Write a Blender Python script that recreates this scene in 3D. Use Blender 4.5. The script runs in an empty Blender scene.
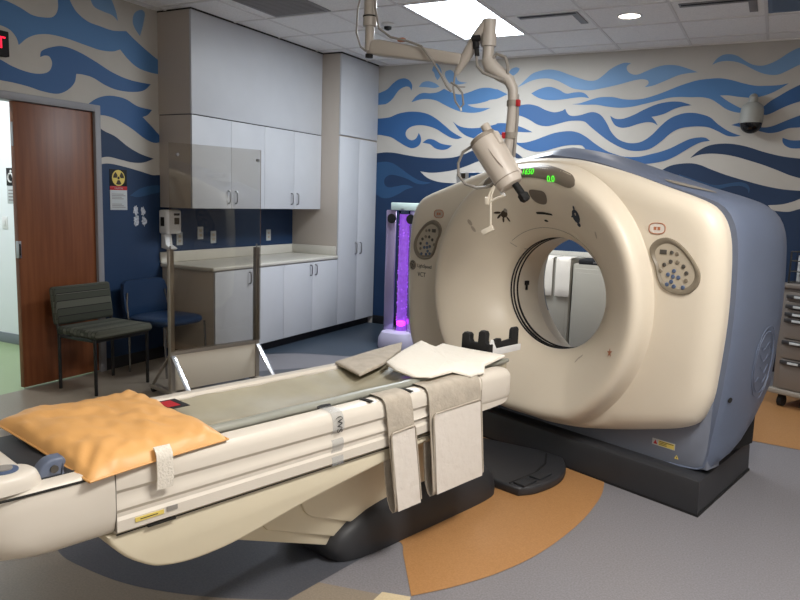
import bpy, bmesh, math, random
from mathutils import Vector, Matrix, noise
from mathutils.geometry import tessellate_polygon

PI = math.pi
C = bpy.context.scene.collection
V = Vector
rnd = random.Random(7)

# ------------------------------------------------------------------ materials
def lin(h):
    h = h.lstrip('#')
    o = []
    for i in (0, 2, 4):
        c = int(h[i:i+2], 16) / 255
        o.append(c / 12.92 if c <= 0.04045 else ((c + 0.055) / 1.055) ** 2.4)
    return (*o, 1.0)

MATS = {}
def mat(name, col, rough=0.5, metal=0.0, var=0.0, vscale=8.0, bump=0.0, bscale=60.0, spec=0.5,
        emit=None, estr=0.0, alpha=1.0, trans=0.0, coat=0.0, col2=None, stretch=None, detail=3.0):
    if name in MATS:
        return MATS[name]
    m = bpy.data.materials.new(name)
    m.use_nodes = True
    nt = m.node_tree
    b = nt.nodes['Principled BSDF']
    b.inputs['Base Color'].default_value = lin(col)
    b.inputs['Roughness'].default_value = rough
    b.inputs['Metallic'].default_value = metal
    b.inputs['Specular IOR Level'].default_value = spec
    b.inputs['Transmission Weight'].default_value = trans
    b.inputs['Coat Weight'].default_value = coat
    b.inputs['Alpha'].default_value = alpha
    if emit:
        b.inputs['Emission Color'].default_value = lin(emit)
        b.inputs['Emission Strength'].default_value = estr
    tc = nt.nodes.new('ShaderNodeTexCoord')
    src = tc.outputs['Object']
    if stretch:
        mp = nt.nodes.new('ShaderNodeMapping')
        mp.inputs['Scale'].default_value = stretch
        nt.links.new(src, mp.inputs['Vector'])
        src = mp.outputs['Vector']
    if var > 0 or col2:
        n = nt.nodes.new('ShaderNodeTexNoise')
        n.inputs['Scale'].default_value = vscale
        n.inputs['Detail'].default_value = detail
        nt.links.new(src, n.inputs['Vector'])
        r = nt.nodes.new('ShaderNodeValToRGB')
        c = lin(col)
        if col2:
            a0, a1 = c, lin(col2)
        else:
            a0 = tuple(x * (1 - var) for x in c[:3]) + (1,)
            a1 = tuple(min(1, x * (1 + var)) for x in c[:3]) + (1,)
        r.color_ramp.elements[0].position = 0.35
        r.color_ramp.elements[1].position = 0.65
        r.color_ramp.elements[0].color = a0
        r.color_ramp.elements[1].color = a1
        nt.links.new(n.outputs['Fac'], r.inputs['Fac'])
        nt.links.new(r.outputs['Color'], b.inputs['Base Color'])
    if bump > 0:
        n2 = nt.nodes.new('ShaderNodeTexNoise')
        n2.inputs['Scale'].default_value = bscale
        n2.inputs['Detail'].default_value = 4
        nt.links.new(src, n2.inputs['Vector'])
        bp = nt.nodes.new('ShaderNodeBump')
        bp.inputs['Strength'].default_value = bump
        bp.inputs['Distance'].default_value = 0.01
        nt.links.new(n2.outputs['Fac'], bp.inputs['Height'])
        nt.links.new(bp.outputs['Normal'], b.inputs['Normal'])
    MATS[name] = m
    return m

def woven(name, c1, c2, c3, scale=60.0):
    m = mat(name, c1, 0.9, bump=0.3, bscale=300)
    nt = m.node_tree
    b = nt.nodes['Principled BSDF']
    tc = nt.nodes.new('ShaderNodeTexCoord')
    br = nt.nodes.new('ShaderNodeTexBrick')
    br.inputs['Color1'].default_value = lin(c1)
    br.inputs['Color2'].default_value = lin(c2)
    br.inputs['Mortar'].default_value = lin(c3)
    br.inputs['Scale'].default_value = scale
    br.inputs['Mortar Size'].default_value = 0.03
    br.inputs['Row Height'].default_value = 0.6
    br.inputs['Brick Width'].default_value = 2.2
    mp = nt.nodes.new('ShaderNodeMapping')
    mp.inputs['Rotation'].default_value = (PI/2, 0, PI/2)
    nt.links.new(tc.outputs['Generated'], mp.inputs['Vector'])
    nt.links.new(mp.outputs['Vector'], br.inputs['Vector'])
    nt.links.new(br.outputs['Color'], b.inputs['Base Color'])
    return m

def glass(name, tint, rough=0.0):
    """thin clear sheet: mostly transparent, mirror-like by the angle"""
    m = bpy.data.materials.new(name)
    m.use_nodes = True
    nt = m.node_tree
    nt.nodes.clear()
    o = nt.nodes.new('ShaderNodeOutputMaterial')
    t = nt.nodes.new('ShaderNodeBsdfTransparent'); t.inputs[0].default_value = lin(tint)
    g = nt.nodes.new('ShaderNodeBsdfGlossy'); g.inputs['Roughness'].default_value = rough
    f = nt.nodes.new('ShaderNodeFresnel'); f.inputs[0].default_value = 1.5
    x = nt.nodes.new('ShaderNodeMixShader')
    nt.links.new(f.outputs[0], x.inputs[0])
    nt.links.new(t.outputs[0], x.inputs[1])
    nt.links.new(g.outputs[0], x.inputs[2])
    nt.links.new(x.outputs[0], o.inputs[0])
    MATS[name] = m
    return m

M = {}
M['wall'] = mat('wall_paint', '#bbb6ae', 0.7, var=0.04, vscale=3, bump=0.05, bscale=200)
M['navy'] = mat('mural_navy', '#0d2d50', 0.6, var=0.06, vscale=2)
M['teal'] = mat('mural_teal', '#21486e', 0.6, var=0.05, vscale=2)
M['blue'] = mat('mural_blue', '#2d5a8e', 0.6, var=0.04, vscale=2)
M['mid'] = mat('mural_mid_blue', '#4d7aab', 0.6, var=0.04, vscale=2)
M['light'] = mat('mural_light_blue', '#7398bf', 0.6, var=0.04, vscale=2)
M['patch'] = mat('bare_plaster_patch', '#b8bcc4', 0.9, var=0.3, vscale=60)
M['tile'] = mat('ceiling_tile', '#f8f6f4', 0.95, var=0.05, vscale=90, bump=0.25, bscale=180)
M['tbar'] = mat('ceiling_grid_metal', '#e6e3e1', 0.6)
M['plain_wall'] = mat('plain_wall_paint', '#dedad4', 0.8)
M['white_wall'] = mat('hall_wall_paint', '#e6ebee', 0.8)
M['rubber_base'] = mat('rubber_baseboard', '#17181c', 0.6)
M['grey_base'] = mat('grey_baseboard', '#7c828a', 0.6)
M['dark_gap'] = mat('shadow_gap_trim', '#241d1b', 0.8)
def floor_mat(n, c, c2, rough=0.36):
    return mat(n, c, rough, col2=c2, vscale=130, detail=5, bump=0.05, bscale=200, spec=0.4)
M['fl_grey'] = floor_mat('vinyl_grey', '#757377', '#87858a')
M['fl_orange'] = floor_mat('vinyl_orange', '#a2764a', '#ae8256')
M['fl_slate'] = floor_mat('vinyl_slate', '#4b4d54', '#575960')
M['fl_taupe'] = floor_mat('vinyl_taupe', '#84796c', '#908577')
M['fl_blue'] = floor_mat('vinyl_blue_grey', '#38434f', '#424d5a')
M['fl_cream'] = floor_mat('vinyl_cream', '#c4b493', '#cdbe9f')
M['fl_green'] = floor_mat('vinyl_green', '#93a77e', '#9db088')
M['cream'] = mat('cream_plastic', '#dacfbd', 0.42, var=0.015, vscale=3)
M['cream_in'] = mat('cream_bore_plastic', '#cfc7b9', 0.4)
M['table_cream'] = mat('table_cream_plastic', '#d6cec2', 0.38, var=0.02, vscale=4)
M['hull'] = mat('table_fairing_plastic', '#d6ccb4', 0.45, var=0.02, vscale=4)
M['seam'] = mat('seam_black', '#15130f', 0.8)
M['gantry_blue'] = mat('gantry_blue_plastic', '#616b80', 0.42, var=0.02, vscale=3)
M['gantry_skirt'] = mat('gantry_skirt_plastic', '#737987', 0.45)
M['charcoal'] = mat('charcoal_plastic', '#2c2d31', 0.5, var=0.05, vscale=6)
M['black'] = mat('matte_black', '#0d0d0f', 0.75)
M['rubber'] = mat('ribbed_black_rubber', '#25272b', 0.6, bump=0.2, bscale=90)
M['grey_plastic'] = mat('grey_plastic', '#8d867c', 0.5)
M['panel_grey'] = mat('panel_grey', '#7d7363', 0.45)
M['dish'] = mat('panel_dish', '#b3a896', 0.5)
M['btn_dark'] = mat('button_dark', '#4a4640', 0.5)
M['btn_blue'] = mat('button_blue', '#4d5c78', 0.5)
M['white'] = mat('white_plastic', '#dcdcdc', 0.45)
M['laminate'] = mat('cabinet_laminate', '#c3c5ca', 0.5, var=0.015, vscale=5)
M['laminate_warm'] = mat('old_cabinet_laminate', '#a7a296', 0.55)
M['laminate_side'] = mat('cabinet_laminate_edge', '#b8aea4', 0.55)
M['counter'] = mat('solid_surface_worktop', '#c9c5bb', 0.35, var=0.06, vscale=150)
M['steel'] = mat('brushed_steel', '#a8a8aa', 0.3, metal=1.0, bump=0.03, bscale=300)
M['bright_alu'] = mat('polished_aluminium', '#e2e4e8', 0.22, metal=0.85)
M['bronze'] = mat('brown_anodised_post', '#9c9388', 0.35, metal=0.15)
M['lead_panel'] = mat('lead_barrier_panel', '#cfc5b4', 0.5)
M['wood'] = mat('cherry_veneer', '#6f3d22', 0.42, col2='#804c2d', vscale=5, stretch=(6, 6, 0.35), detail=8)
M['frame_grey'] = mat('grey_painted_frame', '#8b8a8e', 0.5)
M['vinyl_olive'] = mat('olive_vinyl_cushion', '#aca58f', 0.26, var=0.06, vscale=5, coat=0.4, bump=0.25, bscale=7)
M['roll'] = mat('grey_green_edge_roll', '#8e8f86', 0.35, var=0.05, vscale=8)
M['pillow'] = mat('orange_vinyl_pillow', '#dda766', 0.45, var=0.05, vscale=6, bump=0.18, bscale=14)
M['cloth_taupe'] = mat('taupe_cloth', '#b0a698', 0.85, var=0.08, vscale=20, bump=0.3, bscale=60)
M['cloth_white'] = mat('white_cotton', '#e9e2d6', 0.9, bump=0.35, bscale=40)
M['cloth_panel'] = mat('pale_quilted_cloth', '#d8d0c7', 0.9, bump=0.6, bscale=22)
M['gauze'] = mat('white_gauze', '#ddd6ca', 0.9, bump=0.35, bscale=160, var=0.06, vscale=120)
M['tape'] = mat('clear_tape', '#b4b8bb', 0.25, alpha=0.38)
M['ink'] = mat('black_ink', '#222226', 0.7)
M['yellow'] = mat('label_yellow', '#dcc566', 0.5)
M['red'] = mat('label_red', '#b3202a', 0.5)
M['paper'] = mat('label_white', '#b9bec0', 0.7)
M['arm'] = mat('beige_arm_paint', '#b5aea6', 0.42)
M['hose'] = mat('grey_hose', '#8f8a84', 0.5)
M['inj'] = mat('injector_shell', '#cbc1b6', 0.4)
M['inj_cap'] = mat('injector_rear_cap', '#93887b', 0.5)
M['cord'] = mat('cream_cord', '#d9d0c0', 0.6)
M['navy_vinyl'] = mat('navy_vinyl_seat', '#0d2a4a', 0.4)
M['weave'] = woven('patterned_upholstery', '#2e3128', '#64655a', '#0a0b0a', 7)
M['chrome'] = mat('chrome_tube', '#9a9a9c', 0.25, metal=1.0)
M['black_metal'] = mat('black_steel_tube', '#0e0e10', 0.45)
M['green_led'] = mat('green_led_digits', '#0a2a08', 0.4, emit='#5cff3a', estr=1.3)
M['display'] = mat('smoked_display', '#71675b', 0.3)
M['sticker_brown'] = mat('sticker_brown', '#3a2f22', 0.6)
M['sticker_blue'] = mat('sticker_blue', '#1d2a3d', 0.6)
M['sticker_orange'] = mat('sticker_orange', '#b07050', 0.6)
M['faint'] = mat('faint_print', '#b3a797', 0.6)
M['steel_cart'] = mat('cart_taupe_enamel', '#7d756e', 0.4, metal=0.3)
M['cart_dark'] = mat('cart_handle_dark', '#2b2a2b', 0.5)
M['smoke'] = mat('dome_dark', '#050506', 0.12)
M['dome_shell'] = mat('dome_shell_grey', '#9a9a94', 0.5)
M['vent'] = mat('vent_grey', '#8d8a8a', 0.6)
M['vent_dark'] = mat('vent_slot_black', '#1b1a1b', 0.8)
M['lamp'] = mat('troffer_diffuser', '#ffffff', 0.6, emit='#eaf6ff', estr=9.0)
M['lamp_small'] = mat('downlight_lens', '#ffffff', 0.6, emit='#fff3e2', estr=7.0)
M['hall_lamp'] = mat('hall_lamp_lens', '#ffffff', 0.6, emit='#f4fbff', estr=4.0)
M['exit_red'] = mat('exit_letter_red', '#5a0010', 0.5, emit='#ff1233', estr=2.2)
M['bubble'] = mat('purple_lit_water', '#b487e0', 0.25, emit='#9a58e8', estr=0.7, var=0.2, vscale=20)
M['glow'] = mat('purple_lamp', '#e060f0', 0.4, emit='#d030ff', estr=3.0)
M['mirror'] = mat('lilac_mirror', '#b0a4cc', 0.2, metal=0.6)
M['glass'] = glass('clear_acrylic', '#f0eeea')
M['blue_label'] = mat('blue_label', '#1f5a9c', 0.5)

# ------------------------------------------------------------------ mesh helpers
def BM():
    return bmesh.new()

def box(bm, lo, hi, bev=0.0, seg=2, mi=0, T=None):
    r = bmesh.ops.create_cube(bm, size=1.0)
    vs = r['verts']
    lo, hi = V(lo), V(hi)
    for v in vs:
        v.co = V([lo[i] + (v.co[i] + 0.5) * (hi[i] - lo[i]) for i in range(3)])
    fs = list({f for v in vs for f in v.link_faces})
    if bev > 0:
        bev = min(bev, 0.48 * min(abs(hi[i] - lo[i]) for i in range(3)))
        es = list({e for f in fs for e in f.edges})
        rr = bmesh.ops.bevel(bm, geom=es, offset=bev, segments=seg, profile=0.5, affect='EDGES')
        fs = list({f for v in rr['verts'] for f in v.link_faces} | {f for f in fs if f.is_valid})
    vs = list({v for f in fs for v in f.verts})
    for f in fs:
        f.material_index = mi
    if T:
        for v in vs:
            v.co = T @ v.co
    return vs

def prism(bm, poly, d0, d1, axis='x', bev=0.0, seg=2, mi=0):
    """extrude a 2D outline along an axis; 2D coords fill the other two axes in order"""
    def P(a, b, d):
        return {'x': (d, a, b), 'y': (a, d, b), 'z': (a, b, d)}[axis]
    v0 = [bm.verts.new(P(a, b, d0)) for a, b in poly]
    v1 = [bm.verts.new(P(a, b, d1)) for a, b in poly]
    n = len(poly)
    fs = [bm.faces.new(v0), bm.faces.new(v1)]
    for i in range(n):
        fs.append(bm.faces.new((v0[i], v0[(i + 1) % n], v1[(i + 1) % n], v1[i])))
    bmesh.ops.recalc_face_normals(bm, faces=fs)
    if bev > 0:
        es = [e for f in fs[:2] for e in f.edges]
        rr = bmesh.ops.bevel(bm, geom=es, offset=bev, segments=seg, profile=0.5, affect='EDGES')
        fs = [f for f in fs if f.is_valid] + rr['faces']
    for f in fs:
        f.material_index = mi
    return fs

def tube(bm, pts, r, n=10, mi=0, cap=True):
    pts = [V(p) for p in pts]
    rs = r if isinstance(r, (list, tuple)) else [r] * len(pts)
    rings = []
    t0 = (pts[1] - pts[0]).normalized()
    up = V((0, 0, 1)) if abs(t0.z) < 0.9 else V((1, 0, 0))
    x = t0.cross(up).normalized()
    for i, p in enumerate(pts):
        t = (pts[min(i + 1, len(pts) - 1)] - pts[max(i - 1, 0)]).normalized()
        x = (x - t * x.dot(t)).normalized()
        y = t.cross(x)
        rings.append([bm.verts.new(p + (x * math.cos(2*PI*k/n) + y * math.sin(2*PI*k/n)) * rs[i]) for k in range(n)])
    loft(bm, rings, cap, mi)

def loft(bm, rings, cap=True, mi=0, closed=True):
    fs = []
    for a, b in zip(rings, rings[1:]):
        n = len(a)
        for k in range(n if closed else n - 1):
            fs.append(bm.faces.new((a[k], a[(k + 1) % n], b[(k + 1) % n], b[k])))
    if cap:
        fs.append(bm.faces.new(rings[0][::-1]))
        fs.append(bm.faces.new(rings[-1]))
    bmesh.ops.recalc_face_normals(bm, faces=fs)
    for f in fs:
        f.material_index = mi
    return fs

def ringv(bm, pts):
    return [bm.verts.new(p) for p in pts]

def lathe(bm, prof, T=None, n=24, mi=0, cap=True):
    rings = []
    for r, z in prof:
        ring = [V((max(r, 1e-4) * math.cos(2*PI*k/n), max(r, 1e-4) * math.sin(2*PI*k/n), z)) for k in range(n)]
        rings.append(ringv(bm, [T @ p if T else p for p in ring]))
    loft(bm, rings, cap, mi)

def along(a, b):
    """matrix taking local z to the direction a->b, origin at a"""
    a, b = V(a), V(b)
    return Matrix.Translation(a) @ (b - a).to_track_quat('Z', 'Y').to_matrix().to_4x4()

def curve(txt, close=True, step=6, scale=None):
    """Catmull-Rom through 'x,y' points; a trailing c marks a corner"""
    P = []
    for tok in txt.split():
        c = tok.endswith('c')
        a, b = tok.rstrip('c').split(',')
        P.append((float(a), float(b), c))
    n = len(P)
    out = []
    for i in range(n if close else n - 1):
        p1, p2 = P[i], P[(i + 1) % n]
        p0 = p1 if p1[2] or (not close and i == 0) else P[i - 1]
        p3 = p2 if p2[2] or (not close and i == n - 2) else P[(i + 2) % n]
        d = math.hypot(p2[0] - p1[0], p2[1] - p1[1])
        def tang(q, a, b):
            da = math.hypot(q[0]-a[0], q[1]-a[1]); db = math.hypot(q[0]-b[0], q[1]-b[1])
            L = math.hypot(b[0]-a[0], b[1]-a[1]) or 1
            k = min(d, 1.5 * min(da or d, db or d)) / L
            return ((b[0]-a[0]) * k, (b[1]-a[1]) * k)
        m1, m2 = tang(p1, p0, p2), tang(p2, p1, p3)
        for s in range(step):
            t = s / step
            h1, h2, h3, h4 = 2*t**3-3*t*t+1, t**3-2*t*t+t, -2*t**3+3*t*t, t**3-t*t
            out.append((h1*p1[0]+h2*m1[0]+h3*p2[0]+h4*m2[0], h1*p1[1]+h2*m1[1]+h3*p2[1]+h4*m2[1]))
    if not close:
        out.append(P[-1][:2])
    return out

def flat(bm, pts3, mi=0, nrm=None):
    """filled polygon (may be concave) from 3D points"""
    tr = tessellate_polygon([[V(p) for p in pts3]])
    vs = [bm.verts.new(p) for p in pts3]
    for t in tr:
        try:
            f = bm.faces.new([vs[i] for i in t])
        except ValueError:
            continue
        f.material_index = mi
        f.normal_update()
        if nrm and f.normal.dot(V(nrm)) < 0:
            f.normal_flip()

def obj(name, bm, mats, parent=None, smooth=38, label=None):
    me = bpy.data.meshes.new(name)
    bm.normal_update()
    if smooth:
        lim = math.radians(smooth)
        for f in bm.faces:
            f.smooth = True
        for e in bm.edges:
            if len(e.link_faces) == 2:
                e.smooth = e.calc_face_angle(0) < lim
            else:
                e.smooth = False
    bm.to_mesh(me)
    bm.free()
    for m in (mats if isinstance(mats, (list, tuple)) else [mats]):
        me.materials.append(m)
    o = bpy.data.objects.new(name, me)
    C.objects.link(o)
    if parent:
        o.parent = parent
    if label:
        o['label'] = label
    return o

def tag(o, label, cat, group=None):
    o['label'] = label
    o['category'] = cat
    if group:
        o['group'] = group
    return o

def thing(name, label, cat, loc=(0, 0, 0), rz=0.0, group=None):
    o = bpy.data.objects.new(name, None)
    o.empty_display_size = 0.1
    C.objects.link(o)
    o.location = loc
    o.rotation_euler = (0, 0, rz)
    return tag(o, label, cat, group)

def struct(name, bm, mats, parent=None, smooth=38):
    o = obj(name, bm, mats, parent, smooth)
    if not parent:
        o['kind'] = 'structure'
    return o

def text(bm, body, size, T, depth=0.0006, mi=0, align='CENTER'):
    cu = bpy.data.curves.new('lettering', 'FONT')
    cu.body = body
    cu.size = size
    cu.align_x = align
    cu.align_y = 'CENTER'
    cu.extrude = depth
    cu.resolution_u = 3
    ob = bpy.data.objects.new('lettering', cu)
    me = bpy.data.meshes.new_from_object(ob)
    me.transform(T)
    old = set(bm.faces)
    bm.from_mesh(me)
    for f in bm.faces:
        if f not in old:
            f.material_index = mi
    bpy.data.objects.remove(ob)
    bpy.data.curves.remove(cu)
    bpy.data.meshes.remove(me)

def basis(o, x, y):
    """matrix with local x,y along given vectors, origin o"""
    x, y = V(x).normalized(), V(y).normalized()
    z = x.cross(y)
    m = Matrix((x, y, z)).transposed().to_4x4()
    m.translation = V(o)
    return m

def dup(root, loc, rz, label, group=None):
    r = root.copy(); C.objects.link(r); r.location = loc; r.rotation_euler = (0, 0, rz)
    r['label'] = label
    if group:
        r['group'] = group
    for ch in list(root.children):
        c = ch.copy(); C.objects.link(c); c.parent = r
        for g in ch.children:
            d = g.copy(); C.objects.link(d); d.parent = c
    return r
# ------------------------------------------------------------------ room
XL, YF, H = -4.91, 7.58, 3.05
XR, YN = 2.6, -1.6

def floor_zone(bm, pts, mi, z):
    flat(bm, [(x, y, z) for x, y in pts], mi, (0, 0, 1))

b = BM()
box(b, (XL, YN, -0.1), (XR, YF, 0.0), mi=0)
def circ(cx, cy, r, a0, a1, n=40):
    return [(cx + r*math.cos(math.radians(a0+(a1-a0)*i/n)), cy + r*math.sin(math.radians(a0+(a1-a0)*i/n))) for i in range(n+1)]
# warm taupe field on the left and towards the viewer
floor_zone(b, [(XL, YN), (-1.25, YN), (-1.18, 2.28), (-1.6, 2.2), (-2.6, 1.95), (-3.4, 3.2), (-3.9, 4.4), (-3.95, 4.85), (-4.6, 5.1), (XL, 5.2)], 1, 0.0006)
# slate ring round the table and its purple-grey rim near the cabinets
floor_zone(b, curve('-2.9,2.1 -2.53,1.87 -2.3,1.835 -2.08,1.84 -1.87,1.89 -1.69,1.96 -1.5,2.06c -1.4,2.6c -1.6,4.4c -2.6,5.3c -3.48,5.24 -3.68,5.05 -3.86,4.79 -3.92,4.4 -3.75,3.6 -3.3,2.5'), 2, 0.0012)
# blue-grey field under the cabinets
floor_zone(b, [(XL, 5.1)] + curve('-4.5,5.15 -4.23,5.41 -3.99,5.62 -3.5,5.8 -2.97,6.02 -2.2,6.4', False) + [(-2.2, YF), (XL, YF)], 3, 0.0012)
# cream wedge in the foreground
floor_zone(b, [(-1.30, YN), (-1.02, YN), (-1.09, 2.26), (-1.11, 2.315), (-1.22, 2.29)], 4, 0.0018)
# orange sector in front of the scanner and orange band at the back right
floor_zone(b, curve('-1.34,2.68 -1.29,2.60 -1.2,2.46 -1.11,2.32c -1.0,2.46 -0.88,2.66 -0.78,2.92 -0.705,3.3 -0.685,3.63 -0.70,3.82 -0.76,4.08 -0.9,4.4c -2.2,4.6c -2.4,3.4c'), 5, 0.0024)
floor_zone(b, [(-1.2, 5.19), (-0.02, 5.15), (0.26, 5.12), (1.2, 5.0), (XR, 4.7), (XR, 6.6), (0.6, 6.75), (-1.2, 6.7)], 5, 0.0024)
struct('floor', b, [M['fl_grey'], M['fl_taupe'], M['fl_slate'], M['fl_blue'], M['fl_cream'], M['fl_orange']], smooth=0)

# ceiling with its suspended grid
b = BM()
box(b, (XL - 0.12, YN - 0.12, H), (XR + 0.12, YF + 0.12, H + 0.08), mi=0)
g = 0.655
x = -2.19 - 5 * g
while x < XR:
    if x > XL:
        box(b, (x - 0.011, YN, H - 0.006), (x + 0.011, YF, H + 0.002), mi=1)
    x += g
y = 6.62 + g
while y > YN:
    box(b, (XL, y - 0.011, H - 0.007), (XR, y + 0.011, H + 0.002), mi=1)
    y -= g
box(b, (XL, YF - 0.02, H - 0.012), (XR, YF, H + 0.002), mi=1)
struct('ceiling', b, [M['tile'], M['tbar']], smooth=0)

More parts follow.
